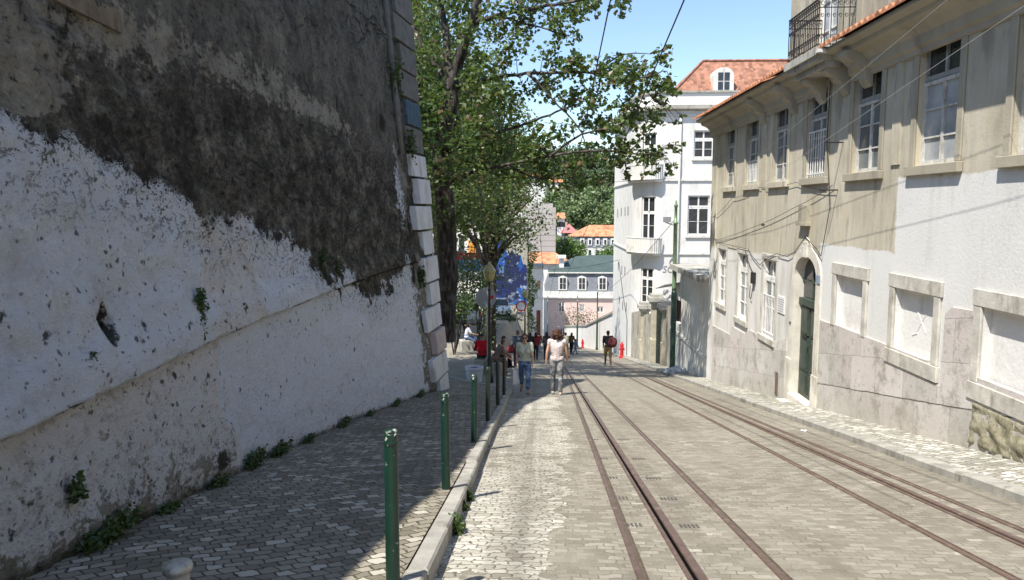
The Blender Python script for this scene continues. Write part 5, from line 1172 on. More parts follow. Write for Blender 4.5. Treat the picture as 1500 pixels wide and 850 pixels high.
# ------------------------------------------------------------------ catenary poles
def pole(lab, X, Y, h, r0, r1, split, big=False):
    o = thing('catenary_pole', lab, 'pole', (X, Y, z0(Y)+.08), group='green poles carrying the overhead wires'); L = o.location
    b = MB(); b.lathe([(r0*1.35, -.2), (r0*1.35, .12), (r0*1.05, .18), (r0, .3), (r0*.96, split), (r0*.8, split+.1)], L, 16); b.build('base', M['green_pole_low'], o, smooth=True)
    b = MB(); b.lathe([(r0*.80, split+.1), (r1*1.05, split+.25), (r1, h*.86), (r1*1.25, h*.86+.01), (r1*1.25, h*.86+.07), (r1*.8, h*.86+.08), (r1*.72, h-.32), (r1, h-.30), (r1, h-.22), (r1*.5, h-.18), (r1*.55, h-.1), (0, h)], L, 16); b.build('shaft', M['green_pole'], o, smooth=True)
    if big:
        b = MB(); b.tube([(L.x, Y, L.z+h*.85), (L.x-.42, Y, L.z+h*.87)], .025, 6); b.box(L.x-.5, L.x-.2, Y-.07, Y+.07, L.z+h*.87, L.z+h*.90); b.build('arm', M['greydisc'], o)
        b = MB(); b.lathe([(r0*1.12, 3.02), (r0*1.12, 3.12), (r0, 3.16)], L, 16); b.build('collar', M['green_pole_low'], o)
pole('tall nearest catenary pole, light green above and dark green below, by the shed', 5.60, 30.7, 7.15, .115, .082, 3.3, True)
pole('middle catenary pole in front of the white garden wall', 6.05, 76, 6.9, .10, .07, 2.9)
pole('farther catenary pole left of the small hydrant', 4.85, 92, 6.6, .11, .075, 2.9)
pole('farthest catenary pole in front of the pink house corner', XX(803, 100), 100, 7.0, .09, .06, 2.8)
# crumpled plastic bag by the pole
r0 = random.Random(8); b = MB()
def bagp(i, j):
    a = 2*PI*i/16; t = j/8; r = .38*math.sin(PI*min(.999, t*.55+.45))*(1+.35*mnoise.noise(Vector((math.cos(a)*2, math.sin(a)*2, t*4)))); return (r*1.25*math.cos(a), r*math.sin(a)*.8, .28*t+.10*mnoise.noise(Vector((math.cos(a)*3, t*5, math.sin(a)*3))))
b.grid(bagp, 16, 8); g = NG('crumpled_plastic'); o = g.obj()
pm = g.bsdf(g.ramp(g.noise(o, 9, 5), [(.35, (.34, .35, .36)), (.65, (.66, .67, .68))]), .25, g.bump(g.noise(o, 14, 4), .8, .05), .6)
ob = b.build('crumpled_bag', pm, smooth=False); ob.location = (5.45, 28.9, -S*28.9+.10); tag(ob, 'crumpled translucent plastic bag lying on the kerb near the tall pole', 'bag')
# small litter on the road
for k, (X, Y) in enumerate([(4.42, 12.2)]):
    b = MB(); b.grid(lambda i, j: (.05*(i-2)*.5, .04*(j-2)*.5, .015+.02*mnoise.noise(Vector((i*.9, j*.9, k)))), 4, 4); ob = b.build('litter_scrap', M['sign_white']); ob.location = (X, Y, -S*Y); tag(ob, ['white scrap of litter in the right gutter', 'pale scrap of litter on the setts between the two tracks'][k], 'litter')
# ------------------------------------------------------------------ overhead wires
def wire(lab, pts, r, mat, sag=0.0, name='overhead_wire'):
    P = []
    for (a, c) in zip(pts, pts[1:]):
        for k in range(8): t = k/8; P.append(Vector(a).lerp(Vector(c), t)-Vector((0, 0, sag*4*t*(1-t))))
    P.append(Vector(pts[-1])); b = MB(); b.tube(P, r, 5); o = b.build(name, mat); tag(o, lab, 'wire', 'overhead wires'); return o
def along(X, h, ya, yb): return [(X+.004*y, y, -S*y+h) for y in (ya, 12, 30, 48, 66, min(84, yb)) if y <= yb]
wire('thicker dark trolley wire running down the street, passing the tip of the leaves', along(1.80, 5.95, 4, 84), .011, M['cable'])
wire('dark trolley wire left of the other, disappearing into the leaves', along(.86, 5.95, 4, 84), .010, M['cable'])
wire('upper pale wire running along the front of the beige townhouse', [(5.02, -2, 6.2), (5.02, 9, 4.28), (5.10, 18, 2.75), (5.55, 30.7, .55)], .0033, M['wire_pale'])
wire('lower pale wire running along the front of the beige townhouse', [(5.02, -2, 5.4), (5.02, 9, 3.55), (5.10, 18, 2.05), (5.55, 30.7, -.1)], .0033, M['wire_pale'])
wire('thin span wire crossing the street from the tall pole into the leaves', [(5.6, 30.7, ZZ(262, 30.7)), (-3.2, 31.5, ZZ(266, 31.5))], .008, M['cable'], .15)
wire('sagging cable crossing low over the street before the pink house', [(6.3, 58, ZZ(380, 58)), (-1.2, 72, ZZ(392, 72))], .016, M['cable'], .4)
wire('second cable crossing over the street below the sagging one', [(6.05, 76, ZZ(437, 76)), (-1.2, 72, ZZ(436, 72))], .014, M['cable'], .2)
wire('cable rising from the middle catenary pole to the tall pole', [(5.55, 30.7, ZZ(322, 30.7)), (6.05, 76, ZZ(432, 76))], .012, M['cable'], .5)
wire('cable hanging down across the grey tower with a small lamp fitting', [(XX(787, 60), 60, ZZ(290, 60)), (XX(797, 60), 60, ZZ(412, 60))], .02, M['cable'])
o = MB(); c = at(794, 325, 60); o.ell(c, (.14, .14, .2)); o.tube([(c[0], c[1], c[2]), (c[0]+.02, c[1], c[2]+1.8)], .012, 5); ob = o.build('hanging_fitting', M['iron_dark']); tag(ob, 'small dark fitting hanging from the wire in front of the grey tower', 'lamp')
# ------------------------------------------------------------------ parked vehicles in the garden yard
def car_body(sec, w, L):                                  # sections along length: (y, z_low, z_belt, z_roof, half width belt, half width roof)
    b = MB(); n = len(sec)
    def P(i, j):
        y, zl, zbt, zr, hb, hr = sec[i]; pts = [(-hb*.93, zl), (-hb, (zl+zbt)/2), (-hb*.97, zbt), (-hr, zr-.05), (-hr*.8, zr), (0, zr+.02), (hr*.8, zr), (hr, zr-.05), (hb*.97, zbt), (hb, (zl+zbt)/2), (hb*.93, zl)]
        return (pts[j][0], y, pts[j][1])
    b.grid(P, n-1, 10); b.poly([P(0, j) for j in range(11)]); b.poly([P(n-1, j) for j in range(10, -1, -1)]); return b
def wheel(par, x, y, r, mt):
    b = MB(); b.lathe([(r*.6, -.1), (r*.95, -.1), (r, -.06), (r, .06), (r*.95, .1), (r*.6, .1)], (0, 0, 0), 20); b.v = [(x+z_, y+x_, r+y_) for x_, y_, z_ in b.v]; w = b.build('tyre', M['dark'], None); w.parent = par
    b = MB(); b.lathe([(0, .07), (r*.6, .085), (r*.6, -.085), (0, -.07)], (0, 0, 0), 14); b.v = [(x+z_, y+x_, r+y_) for x_, y_, z_ in b.v]; q = b.build('rim', M['greydisc'], None); q.parent = w
mp = plain('white_car_paint', (.70, .71, .72), .25, .03, 2, 0, 10, .5)
def local(b, name, mat, par, **k): o = b.build(name, mat, None, **k); o.parent = par; return o
car = thing('parked_car', 'white hatchback parked facing the camera in front of the mural', 'car', (XX(734, 65), 65, G(XX(734, 65), 65)), .12)
sec = [(-2.0, .35, .62, .66, .72, .6), (-1.9, .25, .72, .78, .82, .7), (-1.0, .22, .88, .95, .86, .74), (-.5, .22, .92, 1.2, .87, .70), (.0, .22, .93, 1.45, .87, .62), (1.0, .22, .94, 1.47, .87, .62), (1.6, .25, .94, 1.3, .85, .62), (1.95, .3, .85, .95, .8, .6)]
local(car_body(sec, .87, 4), 'body', mp, car, smooth=True)
b = MB(); b.poly([(-.62, -.93, 1.02), (.62, -.93, 1.02), (.55, -.16, 1.44), (-.55, -.16, 1.44)]); b.v = [(x, y-.03, z+.03) for x, y, z in b.v]; local(b, 'windscreen', M['glass'], car)
b = MB(); b.box(-.7, .7, -2.04, -1.9, .26, .5); local(b, 'grille', M['dark'], car)
for s in (-1, 1):
    b = MB(); b.ell((s*.6, -1.90, .68), (.2, .14, .1)); local(b, 'headlight', M['glass_pale'], car); wheel(car, s*.78, -1.25, .31, None); wheel(car, s*.78, 1.3, .31, None)
    b = MB(); b.ell((s*.97, -.75, 1.0), (.11, .07, .08)); local(b, 'wing_mirror', mp, car)
b = MB(); b.box(-.26, .26, -2.055, -2.04, .42, .53); local(b, 'number_plate', M['sign_white'], car)
van = thing('parked_van', 'white van parked in the garden, half hidden behind low branches', 'van', (XX(680, 56), 56, G(XX(680, 56), 56)), .25)
sec = [(-2.3, .4, 1.0, 2.0, .92, .82), (-2.25, .35, 1.05, 2.1, .95, .85), (1.2, .35, 1.1, 2.12, .95, .85), (1.9, .35, 1.1, 1.3, .93, .8), (2.5, .4, .85, 1.0, .88, .7)]
local(car_body(sec, .95, 5), 'body', mp, van, smooth=False)
b = MB(); b.box(-.72, -.06, -2.33, -2.3, 1.25, 1.75); b.box(.06, .72, -2.33, -2.3, 1.25, 1.75); local(b, 'rear_window', M['glass'], van)
b = MB(); b.box(-.9, .9, -2.42, -2.28, .38, .6); local(b, 'bumper', M['greydisc'], van)
for s in (-1, 1):
    wheel(van, s*.84, -1.4, .34, None); wheel(van, s*.84, 1.6, .34, None); b = MB(); b.box(s*.84-.06, s*.84+.06, -2.335, -2.29, .75, 1.15); local(b, 'tail_light', M['red'], van)
# ------------------------------------------------------------------ people
def remesh(mb, vox, sm=4):
    me = bpy.data.meshes.new('tmp'); me.from_pydata(mb.v, [], mb.f); o = bpy.data.objects.new('tmp', me); col.objects.link(o)
    m = o.modifiers.new('r', 'REMESH'); m.mode = 'VOXEL'; m.voxel_size = vox
    if sm: s = o.modifiers.new('s', 'SMOOTH'); s.iterations = sm; s.factor = .5
    dg = bpy.context.evaluated_depsgraph_get(); dg.update(); r = bpy.data.meshes.new_from_object(o.evaluated_get(dg)); bpy.data.objects.remove(o); bpy.data.meshes.remove(me)
    r.polygons.foreach_set('use_smooth', [True]*len(r.polygons)); return r
def capsule(mb, a, b, ra, rb, n=10):
    a, b = Vector(a), Vector(b); d = (b-a); L = d.length; d = d/L if L > 1e-6 else Vector((0, 0, 1))
    pts = []; rad = []
    for k in range(4): t = PI/2*k/3; pts.append(a-d*ra*math.cos(t)); rad.append(max(.0008, ra*math.sin(t)))
    for k in range(4): t = PI/2*(1-k/3); pts.append(b+d*rb*math.cos(t)); rad.append(max(.0008, rb*math.sin(t)))
    mb.tube(pts, rad, n)
SKIN = [plain('light_skin', (.50, .30, .21), .6, .08, 5, .1, 30), plain('tanned_skin', (.38, .21, .14), .6, .08, 5, .1, 30), plain('dark_skin', (.14, .075, .05), .55, .1, 5, .1, 30)]
cloths = {}
def folds(name, c, rough):
    g = NG(name); o = g.obj(); w = g.noise(g.scale(o, 1, 1, .55), 11, 4, .55, 1.2); n = g.noise(o, 40, 3)
    cc = g.ramp(g.add(g.mul(w, .7), g.mul(n, .3)), [(.3, tuple(a*.72 for a in c)), (.7, tuple(min(1, a*1.18) for a in c))])
    return g.bsdf(cc, rough, g.bump(w, .9, .05), .2)
def cloth(c, rough=.9):
    k = tuple(c)
    if k not in cloths: cloths[k] = folds('cloth', c, rough)
    return cloths[k]
def person(lab, X, Y, face, H=1.72, legs=((20, 5), (-18, 22)), arms=((-15, 10, 8), (18, 15, 8)), lean=2, skin=0, top=(.5, .5, .5), sleeve=.5, legc=(.05, .06, .1), leglen=1.0, shoe=(.05, .05, .05),
           hair=(.05, .03, .02), hairs='short', sit=None, vox=.014, female=False, head=(0, 0), glasses=False, hands=False, z=None, jeans_fade=None, belly=0.0, slv2=None):
    """face: heading in degrees, 0 looks along +Y (down the street). legs: (hip flex, knee flex); arms: (swing, elbow, out)"""
    k = H/1.75; R = lambda a: math.radians(a)
    zb = (G(X, Y) if z is None else z)
    T = thing('person', lab, 'person', (X, Y, zb), R(face))
    ln = R(lean); hipz = .92; J = {}
    up = Vector((0, math.sin(ln), math.cos(ln))); fw = Vector((0, math.cos(ln), -math.sin(ln)))
    pel = Vector((0, 0, hipz)); ht = .135 if not female else .14; sh = .19 if not female else .168
    chest = pel+up*.34; neck = pel+up*.53; hd = neck+up*.135+fw*.03
    feet = []
    for s, (hf, kf) in zip((-1, 1), legs):
        hip = pel+Vector((s*.09, 0, -.02)); kn = hip+Vector((s*.012, math.sin(R(hf))*.44, -math.cos(R(hf))*.44)); a2 = R(hf-kf); an = kn+Vector((0, math.sin(a2)*.42, -math.cos(a2)*.42))
        fa = a2*.6 if not sit else 0; toe = an+Vector((s*.02, .17*math.cos(fa)-.0, .17*math.sin(fa)-.05)); heel = an+Vector((0, -.05, -.055)); feet.append((hip, kn, an, toe, heel))
    armj = []
    for s, (sw, el, ou) in zip((-1, 1), arms):
        shd = neck+Vector((s*sh, 0, 0))-up*.045; o = R(ou); a = R(sw)+ln*.3; e = shd+Vector((s*math.sin(o)*.29, math.sin(a)*.29*math.cos(o), -math.cos(a)*.29*math.cos(o))); a2 = a+R(el); w = e+Vector((s*math.sin(o)*.10, math.sin(a2)*.25, -math.cos(a2)*.25)); dd = (w-e).normalized(); armj.append((shd, e, w, dd))
    b = MB()
    # torso, pelvis, neck
    capsule(b, pel+Vector((-.07, 0, .0)), pel+Vector((.07, 0, .0)), .105, .105); capsule(b, pel, chest, .115, .12); capsule(b, pel+up*.22+Vector((-.05, 0, 0)), chest+up*.05+Vector((-.08, 0, 0)), .095, .10); capsule(b, pel+up*.22+Vector((.05, 0, 0)), chest+up*.05+Vector((.08, 0, 0)), .095, .10)
    capsule(b, neck-up*.05+Vector((-sh+.03, 0, 0)), neck-up*.05+Vector((sh-.03, 0, 0)), .065, .065); capsule(b, neck-up*.08, hd-up*.05, .062, .055)
    if female:
        for s in (-1, 1): b.ell(chest+Vector((s*.075, 0, 0))+fw*.10-up*.02, (.075, .07, .08))
    if belly: b.ell(pel+up*.14+fw*.05, (.15+belly, .13+belly, .17))
    yaw, nod = R(head[0]), R(head[1]); rot = Matrix.Rotation(yaw, 3, 'Z') @ Matrix.Rotation(-nod-ln*.3, 3, 'X'); hp = lambda v: hd+rot @ Vector(v)
    b.ell(hd+rot @ Vector((0, -.005, .03)), (.077, .098, .098), 16, 12, rot); capsule(b, hp((0, .015, -.02)), hp((0, .035, -.075)), .066, .042)
    capsule(b, hp((0, .085, .015)), hp((0, .108, -.022)), .012, .018, 6)
    for s in (-1, 1): b.ell(hp((s*.078, -.005, -.0)), (.012, .026, .034), 8, 6, rot)
    for (hip, kn, an, toe, heel) in feet:
        capsule(b, hip, kn, .088, .056); capsule(b, kn, kn.lerp(an, .35), .054, .056); capsule(b, kn.lerp(an, .35), an, .056, .037); capsule(b, heel, toe, .036, .034); capsule(b, an, heel, .037, .034)
    for s, (shd, e, w, dd) in zip((-1, 1), armj):
        capsule(b, shd, e, .052, .040); capsule(b, e, e.lerp(w, .35), .040, .039); capsule(b, e.lerp(w, .35), w, .039, .026)
        side = Vector((0, 1, 0)); side = (side-dd*side.dot(dd)).normalized(); nrm = dd.cross(side)*s     # palms face the thighs
        pc = w+dd*.05
        for q in (-.026, -.009, .009, .026): capsule(b, w+dd*.015+side*q*.6, w+dd*.085+side*q, .015, .013, 8)
        for q, Lf in ((-.027, .055), (-.009, .070), (.009, .076), (.027, .070)):
            p0 = w+dd*.085+side*q; p1 = p0+dd*Lf*.5-nrm*.010; p2 = p1+dd*Lf*.42-nrm*.026; rr_ = .0095 if hands else .0115
            capsule(b, p0, p1, rr_, rr_*.95, 6); capsule(b, p1, p2, rr_*.95, rr_*.8, 6)
        p0 = w+dd*.03+side*.028; p1 = p0+dd*.035+side*.030-nrm*.012; capsule(b, p0, p1, .013, .011, 6); capsule(b, p1, p1+dd*.032+side*.006-nrm*.012, .011, .009, 6)
    low = min(min(t.z, h.z) for (_, _, _, t, h) in feet)-.035
    shift = -low if not sit else (sit/k-(hipz-.10))
    def fin(mbx, name, mat, vx=vox, smn=4, par=None):
        me = remesh(mbx, vx, smn); me.name = name; me.transform(Matrix.Scale(k, 4) @ Matrix.Translation((0, 0, shift)))
        me.materials.append(mat); o = bpy.data.objects.new(name, me); col.objects.link(o); o.parent = par or T; return o
    body = fin(b, 'body', SKIN[skin], min(vox, .009) if hands else vox, 3)
    # clothing
    c = MB(); e_ = .014
    capsule(c, pel+Vector((-.06, 0, .03)), pel+Vector((.06, 0, .03)), .115+e_, .115+e_); capsule(c, pel+up*.05, chest, .118+e_, .125+e_)
    for s in (-1, 1): capsule(c, pel+up*.20+Vector((s*.05, 0, 0)), chest+up*.05+Vector((s*.085, 0, 0)), .10+e_, .10+e_)
    capsule(c, neck-up*.06+Vector((-sh+.03, 0, 0)), neck-up*.06+Vector((sh-.03, 0, 0)), .068+e_*.6, .068+e_*.6)
    if female:
        for s in (-1, 1): c.ell(chest+Vector((s*.075, 0, 0))+fw*.10-up*.02, (.085, .082, .09))
    if belly: c.ell(pel+up*.14+fw*.05, (.165+belly, .145+belly, .19))
    for (shd, e, w, dd) in armj:
        if sleeve > 0:
            t = min(1, sleeve); en = shd.lerp(e, min(1, t*2)); capsule(c, shd, en, .060+e_, .050+e_)
            if t > .5: capsule(c, e, e.lerp(w, (t-.5)*2), .048+e_, .038+e_)
    fin(c, 'top', cloth(top))
    c = MB(); capsule(c, pel+Vector((-.06, 0, .0)), pel+Vector((.06, 0, .0)), .112+e_, .112+e_); capsule(c, pel+Vector((-.05, 0, .07)), pel+Vector((.05, 0, .07)), .105+e_, .105+e_)
    for (hip, kn, an, toe, heel) in feet:
        t = leglen; ek = hip.lerp(kn, min(1, t*2)); capsule(c, hip, ek, .094+e_, .064+e_+(.012 if t <= .5 else 0))
        if t > .5: capsule(c, kn, kn.lerp(an, min(1, (t-.5)*2)), .060+e_, .046+e_)
    fin(c, 'shorts' if leglen <= .6 else 'trousers', cloth(legc) if jeans_fade is None else jeans_fade)
    for (hip, kn, an, toe, heel) in feet:
        c = MB(); capsule(c, heel, toe, .047, .042); capsule(c, an-Vector((0, 0, .03)), heel, .043, .045); fin(c, 'shoe', cloth(shoe), .016)
    c = MB()
    if hairs == 'short': c.ell(hp((0, -.018, .052)), (.086, .098, .085), 14, 10, rot); c.ell(hp((0, -.05, .0)), (.078, .062, .08), 12, 8, rot)
    elif hairs == 'curly':
        rr = random.Random(5); c.ell(hp((0, -.03, .02)), (.125, .125, .135), 14, 10, rot)
        for q in range(46):
            d = Vector((rr.gauss(0, 1), rr.gauss(-.35, 1), rr.gauss(.1, 1))).normalized()
            if d.y > .45 and d.z < .5: continue
            c.ell(hp((d.x*.125, -.03+d.y*.12, .0+d.z*.14)), (.038,)*3, 8, 6)
    elif hairs == 'long':
        c.ell(hp((0, -.018, .052)), (.088, .10, .085), 14, 10, rot); capsule(c, hp((0, -.065, .02)), hp((0, -.10, -.22)), .085, .06); capsule(c, hp((-.05, -.05, .0)), hp((-.06, -.05, -.16)), .05, .035); capsule(c, hp((.05, -.05, .0)), hp((.06, -.05, -.16)), .05, .035)
    elif hairs == 'bun': c.ell(hp((0, -.018, .050)), (.087, .10, .086), 14, 10, rot); c.ell(hp((0, -.10, .07)), (.05, .05, .05), 10, 8); c.ell(hp((0, -.05, .0)), (.078, .062, .07), 12, 8, rot)
    elif hairs == 'cap': c.ell(hp((0, -.005, .058)), (.088, .104, .082), 14, 10, rot)
    fin(c, 'hair' if hairs != 'cap' else 'cap', cloth(hair, .6), .012, 1 if hairs == 'curly' else 3)
    if glasses:
        c = MB()
        for s in (-1, 1): c.ell(hp((s*.036, .088, .022)), (.034, .014, .026), 10, 8, rot); capsule(c, hp((s*.066, .075, .026)), hp((s*.08, -.01, .026)), .006, .006, 6)
        capsule(c, hp((-.01, .096, .026)), hp((.01, .096, .026)), .006, .006, 6); fin(c, 'sunglasses', M['dark'], .006, 1)
        c = MB(); capsule(c, hp((-.02, .077, -.055)), hp((.02, .077, -.055)), .008, .008, 6); fin(c, 'mouth', plain('lips', (.34, .11, .09), .5), .006, 1)
    else:
        for s in (-1, 1): c = MB(); c.ell(hp((s*.033, .082, .02)), (.011, .008, .008), 8, 6, rot); fin(c, 'eye', M['dark'], .005, 0)
    T['hand'] = 0
    del T['hand']
    rotT = Matrix.Rotation(R(face), 4, 'Z'); W = lambda v: Vector((X, Y, zb))+rotT @ (Vector((v[0], v[1], v[2]+shift))*k)
    return T, W, armj, dict(chest=chest, pel=pel, up=up)
def denim(name, c1, c2):
    g = NG(name); o = g.obj(); z = g.xyz(o)[2]; n = g.noise(o, 7, 5); t = g.ss(g.add(n, g.mul(g.sub(z, .55), .15)), .45, .65)
    return g.bsdf(g.mix(t, c1, c2), .9, g.bump(g.noise(o, 22, 5), .6, .02))
# woman walking up the street
T, W, A, P = person('woman in sunglasses, sage green top and blue jeans walking up the street towards the camera', -.36, 19.15, 178, 1.63, ((14, 4), (-14, 20)), ((14, 12, 9), (-12, 14, 10)), 6, 0, (.54, .57, .45), .32, leglen=.86, shoe=(.22, .15, .13),
    hair=(.06, .028, .018), hairs='bun', female=True, vox=.011, hands=True, glasses=True, head=(0, -4), jeans_fade=denim('blue_denim', (.07, .12, .23), (.26, .36, .50)))
w = W(A[1][2]+A[1][3]*.09); b = MB()
b.grid(lambda i, j: (lerp(-.13, .13, i/6)+.0, .035*math.sin(PI*i/6)*(1-.4*j/6), -.10-.40*j/6+.012*math.sin(i*2+j)), 6, 6); b.grid(lambda i, j: (lerp(-.13, .13, i/6), -.035*math.sin(PI*i/6)*(1-.4*j/6), -.10-.40*j/6+.012*math.sin(i*2+j)), 6, 6)
b.tube([(-.06, 0, -.11), (-.03, 0, .0), (.03, 0, .0), (.06, 0, -.11)], .008, 6)
ob = b.build('shopping_bag', plain('white_plastic_bag', (.66, .67, .70), .4, .06, 5, .4, 20)); ob.location = w; ob.rotation_euler = (0, 0, .9); tag(ob, 'white carrier bag held by the woman in sunglasses', 'bag')
# man walking down, seen from behind
T, W, A, P = person('person with big curly brown hair, pale top and grey jeans walking away', .48, 19.05, -2, 1.70, ((6, 5), (-8, 14)), ((-8, 12, 14), (6, 10, 12)), 1, 0, (.62, .52, .50), .10, leglen=.97, shoe=(.30, .29, .27),
    hair=(.075, .035, .022), hairs='curly', vox=.011, hands=True, head=(0, 0), jeans_fade=denim('grey_washed_denim', (.085, .085, .09), (.30, .30, .30)))
# backpack man
T, W, A, P = person('person in a black t-shirt and khaki shorts walking away with a round red-brown backpack', 3.44, 36.3, 4, 1.80, ((10, 4), (-12, 14)), ((-14, 10, 8), (10, 40, 12)), 2, 2, (.02, .02, .022), .42, (.30, .21, .085), .52, (.25, .24, .22), (.012, .01, .01), 'short')
c = W(P['chest']+Vector((.20, -.10, -.10))); b = MB(); b.ell((0, 0, 0), (.24, .17, .27), 16, 12); b.ell((0, -.12, -.08), (.15, .09, .13), 12, 8); ob = b.build('backpack', plain('red_brown_backpack', (.17, .045, .04), .7, .35, 5), smooth=True); ob.location = c; tag(ob, 'red-brown round backpack hanging from the right shoulder of the person in black', 'backpack')
# seated people
SIT = dict(legs=((82, 80), (78, 88)))
person('person in a red pullover and dark cap seated with their back turned', -2.10, 27.2, 12, 1.74, SIT['legs'], ((22, 40, 10), (22, 45, 10)), 12, 1, (.58, .015, .025), 1.0, (.03, .03, .035), 1, hair=(.03, .04, .06), hairs='cap', sit=.62, belly=.03, vox=.016)
person('person in a white top with long dark hair seated on the farther stone block', -3.57, 36, -82, 1.66, ((80, 62), (72, 58)), ((24, 40, 8), (28, 45, 8)), 10, 1, (.62, .63, .66), .45, (.10, .14, .26), 1, hair=(.015, .012, .012), hairs='long', sit=.58, female=True, vox=.016)
person('person in brown trousers leaning forward on a seat by the lamp post', -1.62, 27.0, -70, 1.70, ((78, 84), (70, 72)), ((8, 35, 4), (12, 30, 4)), 28, 0, (.20, .15, .13), .45, (.17, .11, .09), 1, (.4, .38, .35), (.10, .055, .03), 'short', sit=.55, vox=.016, head=(0, -10))
person('person in a pale top with black trousers seated beyond the one in brown trousers', -1.60, 29.3, -75, 1.72, ((80, 78), (86, 80)), ((10, 25, 4), (10, 30, 4)), 16, 0, (.50, .46, .42), .4, (.012, .012, .014), 1, (.05, .05, .05), (.06, .04, .03), 'short', sit=.56, vox=.018)
# walkers further down
T, W, A, P = person('man in a grey-blue jacket behind the woman in sunglasses, walking down the street', -.92, 32, 6, 1.76, ((12, 4), (-12, 16)), ((-12, 12, 10), (12, 20, 8)), 2, 0, (.09, .105, .13), 1.0, (.05, .06, .09), 1, hair=(.20, .11, .08), vox=.018)
c = W(A[0][2]); b = MB(); b.ell((0, 0, -.02), (.20, .14, .19), 12, 8); b.tube([(-.08, 0, .12), (-.04, 0, .28), (.04, 0, .28), (.08, 0, .12)], .012, 5); ob = b.build('shoulder_bag', plain('dark_red_bag', (.20, .03, .035), .7, .2, 5), smooth=True); ob.location = c+Vector((-.05, -.1, .05)); tag(ob, 'dark red bag carried by the man in the grey-blue jacket', 'bag')
person('person all in black walking away to the right of the grey-blue jacket', -.50, 42, 0, 1.72, ((10, 4), (-14, 18)), skin=0, top=(.02, .02, .02), sleeve=1, legc=(.02, .02, .022), hair=(.02, .015, .012), hairs='long', vox=.02, female=True)
T, W, A, P = person('person in a dark red top walking away down the left side of the street', -.18, 46, -4, 1.70, ((12, 4), (-14, 18)), skin=1, top=(.30, .03, .035), sleeve=.5, legc=(.03, .03, .035), hair=(.03, .02, .015), hairs='long', vox=.02, female=True)
b = MB(); b.box(-.14, .14, -.06, .06, -.42, -.06); b.tube([(-.05, 0, -.06), (0, 0, .02), (.05, 0, -.06)], .01, 5); ob = b.build('shopping_bag', plain('pale_paper_bag', (.60, .60, .58), .7, .1, 5)); ob.location = W(A[1][2]+A[1][3]*.08); tag(ob, 'pale bag carried by the person in the dark red top', 'bag')
person('person in black half hidden left of the curly-haired walker', .48, 44, 0, 1.74, ((8, 4), (-10, 14)), skin=0, top=(.025, .022, .025), sleeve=.6, legc=(.025, .03, .04), hair=(.025, .015, .012), hairs='long', vox=.02, female=True)
person('tall man with a reddish face seen just above the curly hair', 1.30, 46, 160, 1.84, ((8, 4), (-10, 14)), skin=1, top=(.18, .06, .055), sleeve=.5, legc=(.04, .04, .05), hair=(.07, .04, .03), vox=.02)
person('person in a white and yellow top seen right of the curly hair', 1.86, 50, 30, 1.72, ((8, 4), (-10, 14)), ((20, 60, 12), (25, 60, 12)), skin=0, top=(.55, .54, .40), sleeve=.45, legc=(.22, .22, .05), leglen=.6, hair=(.03, .02, .02), vox=.02)
person('long-haired person in an olive jacket and black trousers in the middle of the street', 2.70, 60, -20, 1.74, ((10, 4), (-16, 18)), skin=1, top=(.13, .085, .035), sleeve=1, legc=(.02, .02, .025), hair=(.03, .018, .012), hairs='long', vox=.02, female=True)
person('child in blue stepping beside the long-haired person in olive', 2.90, 57.5, -60, 1.25, ((20, 5), (-22, 20)), skin=1, top=(.16, .24, .38), sleeve=.5, legc=(.10, .17, .30), shoe=(.02, .02, .02), hair=(.03, .02, .015), vox=.02)
person('distant person near the foot of the street in dark clothes', .0, 62, 0, 1.72, ((8, 4), (-10, 14)), skin=1, top=(.16, .02, .02), sleeve=1, legc=(.03, .03, .04), hair=(.03, .02, .015), vox=.022)
# ------------------------------------------------------------------ trees
tr = np.random.RandomState(21)
def pt(p, Y): return np.array(at(p[0], p[1], Y))
def tree(name, lab, base, cat='tree', group=None): return thing(name, lab, cat, tuple(base), group=group)
# the big street tree
T1 = tree('poplar_tree', 'big tree with a forked trunk by the wall corner, boughs reaching over the street', (-3.55, 27.5, G(-3.55, 27.5)))
Y0_ = 27.5
def limb(mb, pts, r0, r1, jit=.06):
    P = [Vector(at(a, b_, y)) for a, b_, y in pts]; Q = []
    for i in range(len(P)-1):
        p0 = P[max(0, i-1)]; p1 = P[i]; p2 = P[i+1]; p3 = P[min(len(P)-1, i+2)]
        for k in range(5):
            t = k/5; q = .5*((2*p1)+(-p0+p2)*t+(2*p0-5*p1+4*p2-p3)*t*t+(-p0+3*p1-3*p2+p3)*t**3); Q.append(q+Vector(tr.normal(size=3)*jit*.25))
    Q.append(P[-1]); n = len(Q); mb.tube(Q, [lerp(r0, r1, (i/(n-1))**.8) for i in range(n)], 10); return Q
tk = MB(); sk = []
sk += limb(tk, [(648, 505, 27.5), (650, 470, 27.5), (655, 400, 27.5), (652, 300, 27.5), (646, 240, 27.4), (650, 195, 27.2), (661, 160, 27.2), (664, 120, 27.2)], .47, .24, .05)
lb = MB()
sk += limb(lb, [(662, 135, 27.2), (670, 110, 27.0), (683, 68, 26.6), (699, 20, 26.2), (704, -40, 25.8), (708, -140, 25.5)], .24, .10)
sk += limb(lb, [(664, 125, 27.2), (657, 95, 27.4), (655, 60, 27.8), (648, 10, 28.2), (640, -60, 28.6)], .19, .07)
sk += limb(lb, [(648, 118, 27.3), (640, 100, 27.3), (613, 58, 27.5), (597, 15, 27.8), (585, -50, 28)], .16, .06)
M['leaf_top'] = make_leaf('hilltop_leaves', [(.06, .095, .04), (.095, .135, .06), (.13, .175, .08)], .2)  # upper hill greens lightened in colour to stand for haze
